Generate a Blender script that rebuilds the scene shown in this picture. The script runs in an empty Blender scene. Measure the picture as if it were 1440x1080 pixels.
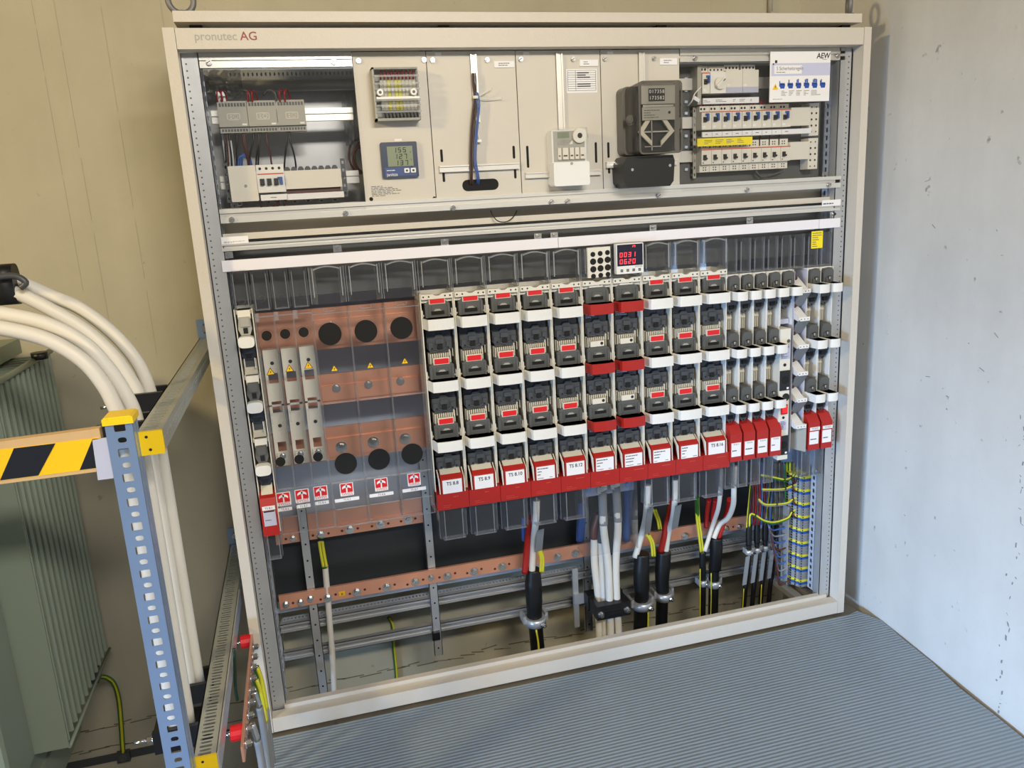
import bpy, math, random
from mathutils import Vector, Matrix
random.seed(11)
SC = bpy.context.scene
COL = SC.collection
PI = math.pi
# ------------------------------------------------------------------ camera geometry (measured from the cabinet front, metres)
CAM = Vector((0.25220, -2.24355, 1.55470)); FPX = 1114.246
ROWS = [Vector((0.962836, -0.264789, -0.053223)), Vector((-0.111466, -0.210081, -0.971309)), Vector((0.246011, 0.941144, -0.231788))]   # camera right, down, forward
def at(px, py, Y):
    d = ROWS[0]*((px-720)/FPX) + ROWS[1]*((py-540)/FPX) + ROWS[2]
    return CAM + d*((Y-CAM.y)/d.y)
def rect(l, r, t, b, Y):
    return at(*l, Y).x, at(*r, Y).x, at(*t, Y).z, at(*b, Y).z   # x0,x1,ztop,zbottom
# ------------------------------------------------------------------ mesh builder
class M:
    def __init__(s): s.v = []; s.f = []; s.sm = []
    def add(s, vs, fs, smooth=False):
        n = len(s.v); s.v += [Vector(p) for p in vs]
        for f in fs: s.f.append([i+n for i in f]); s.sm.append(smooth)
        return s
    def box(s, x0, x1, y0, y1, z0, z1):
        if x0 > x1: x0, x1 = x1, x0
        if y0 > y1: y0, y1 = y1, y0
        if z0 > z1: z0, z1 = z1, z0
        v = [(x0,y0,z0),(x1,y0,z0),(x1,y1,z0),(x0,y1,z0),(x0,y0,z1),(x1,y0,z1),(x1,y1,z1),(x0,y1,z1)]
        return s.add(v, [(0,3,2,1),(4,5,6,7),(0,1,5,4),(1,2,6,5),(2,3,7,6),(3,0,4,7)])
    def obox(s, o, u, v, w):   # oriented box, corner o, edge vectors u v w
        o, u, v, w = map(Vector, (o,u,v,w))
        if u.cross(v).dot(w) < 0: u, v = v, u
        p = [o, o+u, o+u+v, o+v]; p += [q+w for q in p]
        return s.add(p, [(0,3,2,1),(4,5,6,7),(0,1,5,4),(1,2,6,5),(2,3,7,6),(3,0,4,7)])
    def prism(s, poly, a, b, ax, smooth=False):
        n = len(poly)
        area = sum(poly[i][0]*poly[(i+1)%n][1]-poly[(i+1)%n][0]*poly[i][1] for i in range(n))
        if area < 0: poly = poly[::-1]
        if a > b: a, b = b, a
        if ax == 'z': P = lambda p, h: (p[0],p[1],h)
        elif ax == 'y': P = lambda p, h: (p[0],-h,p[1])     # poly in xz, h = -y
        else: P = lambda p, h: (h,p[0],p[1])
        if ax == 'y': a, b = -b, -a
        v = [P(p,a) for p in poly]+[P(p,b) for p in poly]
        s.add(v, [tuple(range(n))[::-1], tuple(range(n,2*n))])
        n0 = len(s.v)-2*n
        for i in range(n):
            j = (i+1)%n; s.f.append([n0+i,n0+j,n0+n+j,n0+n+i]); s.sm.append(smooth)
        return s
    def rbox(s, x0, x1, y0, y1, z0, z1, r=.006, n=4):   # rounded outline in xz, extruded in y
        return s.prism(rpoly(x0,x1,z0,z1,r,n), y0, y1, 'y')
    def cyl(s, p0, p1, r, n=16, r2=None, cap=True, smooth=True):
        p0, p1 = Vector(p0), Vector(p1); d = (p1-p0).normalized()
        a = d.orthogonal().normalized(); b = d.cross(a); r2 = r if r2 is None else r2
        v = []
        for p, rr in ((p0,r),(p1,r2)):
            for i in range(n):
                t = 2*PI*i/n; v.append(p+a*(rr*math.cos(t))+b*(rr*math.sin(t)))
        s.add(v, [(i,(i+1)%n,n+(i+1)%n,n+i) for i in range(n)], smooth)
        if cap:
            k = len(s.v)-2*n
            s.f.append([k+i for i in range(n)][::-1]); s.sm.append(False)
            s.f.append([k+n+i for i in range(n)]); s.sm.append(False)
        return s
    def tube(s, pts, r, n=10, sub=6, cap=True, closed=False):
        P = [Vector(p) for p in pts]
        Q = smooth_path(P, sub, closed) if sub > 1 else P
        m = len(Q); T = []
        for i in range(m):
            if closed: t = Q[(i+1)%m]-Q[i-1]
            else: t = Q[min(i+1,m-1)]-Q[max(i-1,0)]
            T.append(t.normalized())
        a = T[0].orthogonal().normalized(); v = []
        for i in range(m):
            a = (a-T[i]*a.dot(T[i]))
            a = a.normalized() if a.length > 1e-6 else T[i].orthogonal().normalized()
            b = T[i].cross(a); rr = r(i/(m-1)) if callable(r) else r
            for k in range(n):
                t = 2*PI*k/n; v.append(Q[i]+a*(rr*math.cos(t))+b*(rr*math.sin(t)))
        fs = []
        for i in range(m if closed else m-1):
            j = (i+1)%m
            for k in range(n):
                l = (k+1)%n; fs.append((i*n+k,i*n+l,j*n+l,j*n+k))
        s.add(v, fs, True)
        if cap and not closed:
            k0 = len(s.v)-m*n
            s.f.append([k0+k for k in range(n)][::-1]); s.sm.append(False)
            s.f.append([k0+(m-1)*n+k for k in range(n)]); s.sm.append(False)
        return s
    def hexbolt(s, c, d, r, h):     # washer and hexagon head sticking out along d
        c, d = Vector(c), Vector(d).normalized()
        s.cyl(c, c+d*h*.25, r*1.45, 16); s.cyl(c+d*h*.25, c+d*h, r, 6, smooth=False); s.cyl(c+d*h, c+d*h*1.2, r*.5, 10)
        return s
    def perf(s, o, u, v, nrm, W, L, cell, holes, th):
        """plate W wide along u, L long along v; cells of length `cell` take hole shapes (w,h,rounded,offset) in turn"""
        o, u, v, nrm = map(Vector, (o,u,v,nrm)); k = max(1, int(round(L/cell))); cell = L/k
        for i in range(k):
            w, h, rnd, off = holes[i % len(holes)]
            cx, cy = W/2+off, (i+.5)*cell
            inner, outer = [], []
            if w <= 0:
                s.obox(o+v*(i*cell), u*W, v*cell, -nrm*th); continue
            N = 16
            for q in range(N):
                t = 2*PI*(q+.5)/N; c, sn = math.cos(t), math.sin(t)
                e = .22 if not rnd else .75
                ix = math.copysign(abs(c)**e, c)*w/2; iy = math.copysign(abs(sn)**e, sn)*h/2
                inner.append((cx+ix, cy+iy))
                kx = max(abs(c), abs(sn)); ox, oy = c/kx, sn/kx
                outer.append((W/2+ox*W/2, cy+oy*cell/2))
            # corners: snap the outer loop
            for (sx, sy) in ((1,1),(-1,1),(-1,-1),(1,-1)):
                best = min(range(N), key=lambda q: abs(outer[q][0]-(W/2+sx*W/2))/W+abs(outer[q][1]-(cy+sy*cell/2))/cell)
                outer[best] = (W/2+sx*W/2, cy+sy*cell/2)
            vs = []
            for lp, d in ((outer,0),(inner,0),(inner,th),(outer,th)):
                vs += [o+u*p[0]+v*p[1]-nrm*d for p in lp]
            fs = []
            flip = u.cross(v).dot(nrm) < 0
            for q in range(N):
                r_ = (q+1)%N
                for a in range(3):
                    f = (a*N+q, a*N+r_, (a+1)*N+r_, (a+1)*N+q)
                    fs.append(f[::-1] if flip else f)
            s.add(vs, fs)
        return s
    def text(s, body, x, y, z, size, align='CENTER', ext=.0002, sx=1.0, shear=0, bold=0):
        cu = bpy.data.curves.new('t', 'FONT'); cu.body = body; cu.size = size; cu.align_x = align; cu.align_y = 'CENTER'
        cu.shear = shear; cu.resolution_u = 3; cu.offset = bold*size
        o = bpy.data.objects.new('t', cu); me = bpy.data.meshes.new_from_object(o)
        s.add([(x+p.co.x*sx, y-ext, z+p.co.y) for p in me.vertices], [tuple(p.vertices) for p in me.polygons])
        bpy.data.objects.remove(o); bpy.data.curves.remove(cu); bpy.data.meshes.remove(me)
        return s
    def lines(s, x0, x1, z0, z1, y, n, fill=.5, h=.35, ind=0):
        rnd = random.Random(int(abs(x0*7919+z0*104729)*1000)); dz = (z1-z0)/n
        for i in range(n):
            x = x0+ind
            end = x0+(x1-x0)*(.35+.65*rnd.random())
            while x < end:
                w = (x1-x0)*(.05+.14*rnd.random()); zz = z0+(i+.5)*dz
                s.box(x, min(x+w, end), y-.0002, y, zz-dz*h/2, zz+dz*h/2); x += w+(x1-x0)*.03
        return s
    def seg(s, d, x, z, w, h, y, t=None, slant=.1):
        t = t or w*.2; S = {'0':'abcdef','1':'bc','2':'abged','3':'abgcd','4':'fgbc','5':'afgcd','6':'afgedc','7':'abc','8':'abcdefg','9':'abcdfg','n':'ceg','r':'eg','n_top':'abcef'}[d]
        if d == 'n': S = 'abc'[0:1]+'bf'
        g = t*.12
        def bar(x0,z0,x1,z1):
            q = [(x0,z0),(x1,z0),(x1,z1),(x0,z1)]
            s.prism([(x+a+slant*b, z+b) for a, b in q], y-.0004, y, 'y')
        if 'a' in S: bar(t*.3+g, h-t, w-t*.3-g, h)
        if 'g' in S: bar(t*.3+g, h/2-t/2, w-t*.3-g, h/2+t/2)
        if 'd' in S: bar(t*.3+g, 0, w-t*.3-g, t)
        if 'f' in S: bar(0, h/2+g, t, h-g)
        if 'b' in S: bar(w-t, h/2+g, w, h-g)
        if 'e' in S: bar(0, g, t, h/2-g)
        if 'c' in S: bar(w-t, g, w, h/2-g)
        return s
    def build(s, name, mat, parent=None, smooth=None, **props):
        org = origin(parent)
        me = bpy.data.meshes.new(name)
        me.from_pydata([tuple(p-org) for p in s.v], [], s.f)
        me.polygons.foreach_set('use_smooth', s.sm if smooth is None else [smooth]*len(s.f))
        me.materials.append(mat); me.update()
        o = bpy.data.objects.new(name, me); COL.objects.link(o)
        if parent is not None: o.parent = parent
        for k, val in props.items(): o[k] = val
        return o
def rpoly(x0, x1, z0, z1, r, n=4):
    out = []
    for cx, cz, a0 in ((x1-r,z1-r,0),(x0+r,z1-r,PI/2),(x0+r,z0+r,PI),(x1-r,z0+r,3*PI/2)):
        for i in range(n+1):
            t = a0+PI/2*i/n; out.append((cx+r*math.cos(t), cz+r*math.sin(t)))
    return out
def smooth_path(P, sub, closed=False):
    Q = []; m = len(P)
    g = (lambda i: P[i % m]) if closed else (lambda i: P[max(0, min(m-1, i))])
    for i in range(m if closed else m-1):
        p0, p1, p2, p3 = g(i-1), g(i), g(i+1), g(i+2)
        for k in range(sub):
            t = k/sub
            Q.append(.5*((2*p1)+(p2-p0)*t+(2*p0-5*p1+4*p2-p3)*t*t+(3*p1-p0-3*p2+p3)*t**3))
    if not closed: Q.append(P[-1].copy())
    return Q
def origin(o):
    v = Vector((0,0,0))
    while o is not None: v += o.location; o = o.parent
    return v
def thing(name, label, cat, loc, group=None):
    o = bpy.data.objects.new(name, None); COL.objects.link(o); o.location = loc
    o.empty_display_size = .05; o['label'] = label; o['category'] = cat
    if group: o['group'] = group
    return o
def tag(o, label, cat, group=None):
    o['label'] = label; o['category'] = cat
    if group: o['group'] = group
    return o
def copy_thing(root, delta, label):
    r = root.copy(); COL.objects.link(r); r.location = root.location+Vector(delta); r['label'] = label
    for ch in root.children:
        c = ch.copy(); COL.objects.link(c); c.parent = r
        for g in ch.children:
            d = g.copy(); COL.objects.link(d); d.parent = c
    return r
ORD = 'first second third fourth fifth sixth seventh eighth ninth tenth eleventh twelfth'.split()
# ------------------------------------------------------------------ materials
def lin(c): return c/12.92 if c <= .04045 else ((c+.055)/1.055)**2.4
def rgb(r, g, b): return (lin(r/255), lin(g/255), lin(b/255), 1)
def mat(name, col, rough=.5, metal=0, noise=0, nscale=20, bump=0, bscale=200, spec=.5, emit=0, coat=0):
    m = bpy.data.materials.new(name); m.use_nodes = True; nt = m.node_tree; N = nt.nodes; b = N['Principled BSDF']
    b.inputs['Base Color'].default_value = col; b.inputs['Roughness'].default_value = rough
    b.inputs['Metallic'].default_value = metal; b.inputs['Specular IOR Level'].default_value = spec
    if coat: b.inputs['Coat Weight'].default_value = coat; b.inputs['Coat Roughness'].default_value = .15
    if emit: b.inputs['Emission Color'].default_value = col; b.inputs['Emission Strength'].default_value = emit
    if noise or bump: tc = N.new('ShaderNodeTexCoord')
    if noise:
        n = N.new('ShaderNodeTexNoise'); n.inputs['Scale'].default_value = nscale; n.inputs['Detail'].default_value = 6
        r = N.new('ShaderNodeMapRange'); r.inputs['To Min'].default_value = 1-noise; r.inputs['To Max'].default_value = 1+noise
        x = N.new('ShaderNodeMix'); x.data_type = 'RGBA'; x.blend_type = 'MULTIPLY'; x.inputs['Factor'].default_value = 1
        x.inputs[6].default_value = col
        nt.links.new(tc.outputs['Object'], n.inputs['Vector']); nt.links.new(n.outputs['Fac'], r.inputs['Value'])
        nt.links.new(r.outputs['Result'], x.inputs[7]); nt.links.new(x.outputs[2], b.inputs['Base Color'])
    if bump:
        n2 = N.new('ShaderNodeTexNoise'); n2.inputs['Scale'].default_value = bscale; n2.inputs['Detail'].default_value = 3
        bp = N.new('ShaderNodeBump'); bp.inputs['Strength'].default_value = bump; bp.inputs['Distance'].default_value = .002
        nt.links.new(tc.outputs['Object'], n2.inputs['Vector']); nt.links.new(n2.outputs['Fac'], bp.inputs['Height'])
        nt.links.new(bp.outputs['Normal'], b.inputs['Normal'])
    return m
def clear(name, tint=(1,1,1,1), milk=.04, gloss=.5, rough=.06):
    m = bpy.data.materials.new(name); m.use_nodes = True; nt = m.node_tree; N = nt.nodes; N.clear()
    out = N.new('ShaderNodeOutputMaterial'); tr = N.new('ShaderNodeBsdfTransparent'); tr.inputs['Color'].default_value = tint
    gl = N.new('ShaderNodeBsdfGlossy'); gl.inputs['Roughness'].default_value = rough
    df = N.new('ShaderNodeBsdfDiffuse'); df.inputs['Color'].default_value = (.75,.77,.8,1)
    fr = N.new('ShaderNodeFresnel'); fr.inputs['IOR'].default_value = 1.45
    mu = N.new('ShaderNodeMath'); mu.operation = 'MULTIPLY'; mu.inputs[1].default_value = gloss
    m1 = N.new('ShaderNodeMixShader'); m1.inputs['Fac'].default_value = milk
    m2 = N.new('ShaderNodeMixShader')
    L = nt.links.new
    L(tr.outputs[0], m1.inputs[1]); L(df.outputs[0], m1.inputs[2]); L(fr.outputs[0], mu.inputs[0]); L(mu.outputs[0], m2.inputs['Fac'])
    L(m1.outputs[0], m2.inputs[1]); L(gl.outputs[0], m2.inputs[2]); L(m2.outputs[0], out.inputs['Surface'])
    return m
def concrete(name, base, dark, pits=.5, streak=.12):
    m = bpy.data.materials.new(name); m.use_nodes = True; nt = m.node_tree; N = nt.nodes; b = N['Principled BSDF']; L = nt.links.new
    b.inputs['Roughness'].default_value = .85
    tc = N.new('ShaderNodeTexCoord')
    n1 = N.new('ShaderNodeTexNoise'); n1.inputs['Scale'].default_value = 2.2; n1.inputs['Detail'].default_value = 8; n1.inputs['Roughness'].default_value = .6
    mp = N.new('ShaderNodeMapping'); mp.inputs['Scale'].default_value = (9,9,.7)
    n2 = N.new('ShaderNodeTexNoise'); n2.inputs['Scale'].default_value = 1.5; n2.inputs['Detail'].default_value = 5
    n3 = N.new('ShaderNodeTexNoise'); n3.inputs['Scale'].default_value = 26; n3.inputs['Detail'].default_value = 4
    L(tc.outputs['Object'], n1.inputs['Vector']); L(tc.outputs['Object'], mp.inputs['Vector']); L(mp.outputs[0], n2.inputs['Vector']); L(tc.outputs['Object'], n3.inputs['Vector'])
    cr = N.new('ShaderNodeValToRGB'); cr.color_ramp.elements[0].position = .3; cr.color_ramp.elements[1].position = .7
    cr.color_ramp.elements[0].color = dark; cr.color_ramp.elements[1].color = base
    L(n1.outputs['Fac'], cr.inputs['Fac'])
    r2 = N.new('ShaderNodeMapRange'); r2.inputs['To Min'].default_value = 1-streak; r2.inputs['To Max'].default_value = 1+streak*.6; L(n2.outputs['Fac'], r2.inputs['Value'])
    x1 = N.new('ShaderNodeMix'); x1.data_type = 'RGBA'; x1.blend_type = 'MULTIPLY'; x1.inputs['Factor'].default_value = 1
    L(cr.outputs['Color'], x1.inputs[6]); L(r2.outputs['Result'], x1.inputs[7])
    r3 = N.new('ShaderNodeMapRange'); r3.inputs['From Min'].default_value = .69; r3.inputs['From Max'].default_value = .75; r3.inputs['To Min'].default_value = 1; r3.inputs['To Max'].default_value = 1-pits
    L(n3.outputs['Fac'], r3.inputs['Value'])
    x2 = N.new('ShaderNodeMix'); x2.data_type = 'RGBA'; x2.blend_type = 'MULTIPLY'; x2.inputs['Factor'].default_value = 1
    L(x1.outputs[2], x2.inputs[6]); L(r3.outputs['Result'], x2.inputs[7]); L(x2.outputs[2], b.inputs['Base Color'])
    bp = N.new('ShaderNodeBump'); bp.inputs['Strength'].default_value = .35; bp.inputs['Distance'].default_value = .003
    L(n3.outputs['Fac'], bp.inputs['Height']); L(bp.outputs['Normal'], b.inputs['Normal'])
    return m
def ribbed(name, col):
    m = mat(name, col, .42, 0); nt = m.node_tree; N = nt.nodes; L = nt.links.new; b = N['Principled BSDF']
    tc = N.new('ShaderNodeTexCoord'); w = N.new('ShaderNodeTexWave'); w.wave_type = 'BANDS'; w.bands_direction = 'Y'
    w.inputs['Scale'].default_value = 24; w.inputs['Distortion'].default_value = 0
    bp = N.new('ShaderNodeBump'); bp.inputs['Strength'].default_value = .6; bp.inputs['Distance'].default_value = .003
    n = N.new('ShaderNodeTexNoise'); n.inputs['Scale'].default_value = 4; n.inputs['Detail'].default_value = 6
    r = N.new('ShaderNodeMapRange'); r.inputs['To Min'].default_value = .9; r.inputs['To Max'].default_value = 1.1
    x = N.new('ShaderNodeMix'); x.data_type = 'RGBA'; x.blend_type = 'MULTIPLY'; x.inputs['Factor'].default_value = 1; x.inputs[6].default_value = col
    L(tc.outputs['Object'], w.inputs['Vector']); L(w.outputs['Fac'], bp.inputs['Height']); L(bp.outputs['Normal'], b.inputs['Normal'])
    L(tc.outputs['Object'], n.inputs['Vector']); L(n.outputs['Fac'], r.inputs['Value']); L(r.outputs['Result'], x.inputs[7]); L(x.outputs[2], b.inputs['Base Color'])
    return m
MT = dict(
    wall=concrete('back_concrete', rgb(186,180,158), rgb(174,168,146), .25, .08),
    rwall=concrete('right_concrete', rgb(222,220,214), rgb(206,204,198), .5, .05),
    pit=concrete('pit_concrete', rgb(120,114,100), rgb(95,90,80), .3),
    mat_=ribbed('ribbed_rubber', rgb(132,146,160)),
    paint=mat('textured_grey_paint', rgb(205,198,186), .45, 0, .03, 60, .25, 160),
    panel=mat('panel_paint', rgb(206,200,188), .5, 0, .015, 30),
    galv=mat('galvanised_steel', rgb(186,188,190), .36, .45, .12, 18),
    galvd=mat('galvanised_sheet', rgb(204,214,232), .42, .35, .1, 6),
    alu=mat('aluminium_rail', rgb(226,224,218), .28, .5),
    steel=mat('bright_steel', rgb(205,205,205), .22, .95),
    strut_sky_sheen=mat('strut_steel_sky_sheen', rgb(150,176,214), .28, .55, .06, 12),  # bluish daylight reflection of the post put into the base colour
    copper=mat('copper', rgb(222,160,132), .36, .35, .14, 9),
    black=mat('black_plastic', rgb(24,24,25), .4),
    hole=mat('hole_black', rgb(14,13,13), .8),
    dgrey=mat('dark_grey_plastic', rgb(88,89,87), .5),
    mgrey=mat('latch_grey_plastic', rgb(70,73,77), .42),
    smoke=mat('smoked_window', rgb(48,54,66), .18),
    lgrey=mat('light_grey_plastic', rgb(168,166,156), .5),
    beige=mat('beige_plastic', rgb(208,202,184), .5),
    cream=mat('cream_plastic', rgb(226,221,207), .45),
    white=mat('white_plastic', rgb(232,231,226), .42), strip=mat('white_strip', rgb(236,233,238), .45),
    paper=mat('white_paper', rgb(238,237,238), .6),
    print_=mat('print_ink', rgb(92,92,98), .7),
    ink=mat('black_ink', rgb(30,30,34), .6),
    red=mat('red_plastic', rgb(172,32,26), .42),
    rtab=mat('bright_red_tab', rgb(222,30,36), .4),
    rline=mat('red_line', rgb(205,82,66), .5),
    rwire=mat('red_insulation', rgb(150,18,22), .4),
    brown=mat('brown_insulation', rgb(84,44,34), .45),
    bwire=mat('blue_insulation', rgb(60,96,165), .4),
    blue=mat('blue_toggle', rgb(42,86,160), .4),
    navy=mat('navy_bezel', rgb(38,50,78), .4),
    yellow=mat('yellow_plastic', rgb(250,208,20), .45),
    ywire=mat('yellow_insulation', rgb(214,206,50), .42),
    green=mat('green_insulation', rgb(46,110,40), .42),
    cable=mat('white_cable_sheath', rgb(222,218,208), .5, 0, .06, 10),
    gcable=mat('grey_cable_sheath', rgb(136,138,140), .5),
    bcable=mat('black_cable_sheath', rgb(20,20,21), .42),
    wood=mat('plywood', rgb(205,170,120), .6, 0, .1, 25),
    tapeb=mat('black_tape', rgb(26,28,36), .4),
    tapey=mat('yellow_tape', rgb(246,196,12), .45),
    trafo=mat('transformer_paint', rgb(134,144,128), .45, 0, .05, 4),
    lcd=mat('lcd_green', rgb(128,138,112), .3),
    led=mat('red_led_digits', rgb(255,52,62), .5, 0, emit=1.6),
    ledbg=mat('display_face', rgb(24,26,48), .15),
    lamp=mat('lit_red_switch', rgb(240,30,28), .3, 0, emit=.8),
    poster=mat('poster_white', rgb(236,234,232), .55),
    lilac=mat('poster_lilac', rgb(196,198,222), .55),
    hand=mat('poster_blue_hand', rgb(36,78,165), .55),
    gw=mat('grey_white_plate', rgb(186,188,206), .5),
    ycard=mat('yellow_label', rgb(246,224,26), .55),
    rcard=mat('red_label', rgb(214,28,38), .5),
    mbody=mat('meter_grey', rgb(92,88,82), .3), lock=mat('lock_grey', rgb(120,120,120), .5, .3), flap=mat('flap_grey', rgb(124,126,130), .5),
    clear=clear('clear_cover', (.975,.978,.98,1), .010, .5), rim=clear('clear_edge', (.9,.91,.93,1), .30, .9, .12), rimd=clear('clear_edge_soft', (.9,.91,.93,1), .14, .8, .12),
    shroud=clear('clear_shroud', (.95,.955,.965,1), .016, .5, .2),
    glass=clear('acrylic_pane', (.985,.985,.985,1), .006, .4, .02), dgreen=mat('dark_green_insulation', rgb(22,52,34), .45), dbrown=mat('dark_brown_insulation', rgb(66,44,38), .45), plate=mat('pale_base_plate', rgb(240,235,222), .5), joint=mat('joint_concrete', rgb(118,110,90), .9), seam=mat('seam_concrete', rgb(142,140,136), .9), sheet_reflection=mat('dark_reflection_sheet', rgb(52,56,60), .4, .2, .06, 5), agred=mat('dull_red_lettering', rgb(150,66,56), .5), beamst=mat('beam_steel', rgb(176,178,170), .34, .5, .08, 14),
    msmoke=clear('smoked_meter_cover', (.84,.83,.81,1), .02, .7, .04),
)
# ------------------------------------------------------------------ the room
W, H = 2.05, 2.0; YB = .58
def struct(m, name, material): o = m.build(name, material); o['kind'] = 'structure'; return o
struct(M().box(-3.2, 2.7, YB, YB+.2, -.75, 3.1), 'wall_back', MT['wall'])
rw = [(2.19,YB), (2.135,-.2), (2.03,-1.35), (1.90,-3.2), (2.2,-3.2), (2.5,YB)]
struct(M().prism(rw, -.75, 3.1, 'z'), 'wall_right', MT['rwall'])
struct(M().box(-3.2, 2.4, -3.6, YB, -.80, -.70), 'floor_pit', MT['pit'])
struct(M().prism([(.0,.075), (2.12,.075), (2.02,-1.35), (1.88,-3.2), (.0,-3.2)], -.70, -.013, 'z'), 'floor_slab', MT['pit'])
# rough line where two formwork boards met on the right wall, and on the back wall
m = M(); rr = random.Random(5)
d_ = ROWS[0]*((1416-720)/FPX)+ROWS[1]*((880-540)/FPX)+ROWS[2]
k_ = (2.135+.0913*(CAM.y+.2)-CAM.x)/(d_.x-.0913*d_.y); ysm = CAM.y+k_*d_.y
for i in range(170):
    z = -.05+i*.016; y = ysm+rr.gauss(0,.009); x = 2.135+(y+.2)*.0913; s_ = rr.uniform(.001,.006)
    if rr.random() < .6: m.obox((x-.001, y, z), (-.0006,-s_,rr.uniform(-.004,.004)), (.003,0,0), (0,rr.uniform(-.003,.003),rr.uniform(.003,.016)))
for i in range(40):
    z = rr.uniform(.1,2.1); y = rr.uniform(-1.1,-.1); x = 2.135+(y+.2)*.0913; L_ = rr.uniform(.004,.022); t_ = rr.uniform(-.7,.2)
    m.obox((x-.001, y, z), (-L_*.0913*math.cos(t_),-L_*math.cos(t_),L_*math.sin(t_)), (.003,0,0), (0,.0004,rr.uniform(.001,.003)))
struct(m, 'trim_1', MT['seam'])
m = M()
for px, py, z0, z1 in ((88,250,.95,2.2),(118,250,.9,2.5),(172,200,1.1,2.3),(226,10,1.2,3.0),(476,8,1.9,3.0),(1000,8,1.9,3.0),(1145,8,1.9,3.0)):
    x = at(px,py,YB).x; z = z0
    while z < z1: L_ = rr.uniform(.1,.3); m.box(x-.0012, x+.0012, YB-.0012, YB, z, z+L_); z += L_*rr.uniform(1.0,1.3)
struct(m, 'trim_3', MT['wall'])
# conduit stub coming down the back wall behind the cabinet lid
cd = thing('conduit', 'thin grey conduit stub on back wall above the cabinet lid', 'conduit', at(1083,10,YB-.02))
p = at(1083,19,YB-.015); q = at(1082,-40,YB-.015)
M().cyl(p, (p.x,p.y,q.z), .009, 12).build('pipe', MT['lgrey'], cd)
M().box(p.x-.006, p.x+.03, p.y-.012, YB, p.z-.01, p.z+.004).build('saddle', MT['lgrey'], cd)
# rubber mat
mt = M()
bx = lambda y: .0
edge = []
for i in range(40):
    t = i/39; y = -.022-2.6*t
    x = 2.128+.0913*(y+.2)-.004+.006*math.sin(t*23)+.003*math.sin(t*61)
    if i == 0: x = 2.075
    edge.append((x, y))
poly = [(.003,-.018), (1.3,-.02), (2.06,-.016), (2.105,-.004), (2.118,-.03)]+edge[1:]+[(.003,-2.62)]
mt.prism(poly, -.0125, -.0045, 'z')
o = mt.build('floor_mat', MT['mat_']); tag(o, 'large blue-grey ribbed rubber mat on the floor in front of the switch cabinet', 'mat')
# ------------------------------------------------------------------ the cabinet
cab = thing('switchboard_cabinet', 'big open-fronted light grey switchgear cabinet against the back wall', 'cabinet', (W/2, .2, 0))
P = MT['paint']
M().box(0, .028, 0, .048, 0, H).build('front_post', P, cab)
M().box(W-.026, W, 0, .048, 0, H).build('front_post', P, cab)
M().box(.029, W-.027, .001, .045, 1.950, 1.999).build('top_beam', P, cab)
sill = M().box(.029, W-.027, .001, .040, .0, .047); sill.box(.066, W-.045, .041, .062, .02, .060)
sill.build('bottom_sill', P, cab)
lid = M(); 
lid.box(.028, W-.028, .012, .47, 2.0155, 2.041); lid.build('lid', P, cab)
sp = M()
for x in (.06, .7, 1.35, 1.98): sp.box(x, x+.03, .05, .4, 1.998, 2.016)
sp.build('lid_spacer', MT['black'], cab)
lt = M(); lt.text('pronutec', .072, .0008, 1.979, .0275, 'LEFT', sx=1.0, bold=.015); lt.build('lettering', MT['lgrey'], cab, label='grey raised lettering')
M().text('AG', .181, .0008, 1.979, .0285, 'LEFT', sx=1.05, bold=.01).build('lettering', MT['agred'], cab, label='red lettering')
# side sheets and depth frame
M().box(.001, .003, .05, .46, .05, 1.95).build('side_panel', MT['galvd'], cab)
M().box(W-.003, W-.001, .05, .46, .05, 1.95).build('side_panel', MT['galvd'], cab)
def upright(x0, x1, y0, y1, z0, z1, holes_at=None):
    u = M(); u.box(x0, x1, y0, y0+.002, z0, z1); u.box(x0, x0+.002, y0, y1, z0, z1); u.box(x1-.002, x1, y0, y1, z0, z1)
    o = u.build('rack_upright', MT['galv'], cab)
    if holes_at is not None:
        h = M(); z = z0+.03
        while z < z1-.02:
            h.cyl((holes_at, y0-.0006, z), (holes_at, y0+.0005, z), .0024, 8); z += .0165
        h.build('perforation', MT['dgrey'], o, kind='stuff')
    return o
upright(.0285, .071, .050, .085, .045, 1.95, .040)
upright(W-.072, W-.0285, .050, .085, .045, 1.95, W-.040)
for x in (.02, W-.06): upright(x, x+.04, .40, .44, .0, 1.95, x+.02)
# perforated inner flange of both uprights seen inside the cabinet
for x in (.0735, W-.0745):
    M().perf((x,.085,.06), (0,1,0), (0,0,1), (1,0,0) if x < 1 else (-1,0,0), .03, 1.86, .025, [(.012,.014,False,0)], .0015).build('perforated_flange', MT['galvd'], cab)
# lower back sheet (ends in a rolled edge above the open bottom) and upper back sheet
M().box(.03, W-.03, .421, .4245, .215, .485).build('dark_reflection_overlay', MT['sheet_reflection'], cab)  # added overlay: dark reflection low on the back sheet, put into its colour
bs = M().box(.03, W-.03, .425, .428, .20, 1.47)
bs.prism([(.425+.03*math.cos(t)-.03+.0, .20+.03*math.sin(t)) for t in [PI+PI*i/10*0 for i in range(0)]] or [(.395,.185),(.425,.185),(.425,.215),(.395,.2)], .03, W-.03, 'x')
bs.build('back_sheet', MT['galvd'], cab)
ub = M().box(.03, W-.03, .30, .303, 1.47, 1.98); ub.box(.03, W-.03, .14, .30, 1.468, 1.471)
ub.build('back_sheet', MT['galv'], cab)
tb = M().cyl((.075,.24,1.893), (W-.08,.24,1.893), .0165, 16); tb.build('cross_tube', MT['galv'], cab)
pf = M().perf((.08,.262,1.905), (0,0,1), (1,0,0), (0,-1,0), .045, 1.9, .012, [(.010,.005,True,0)], .0015); pf.build('perforated_strip', MT['galvd'], cab)
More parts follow.
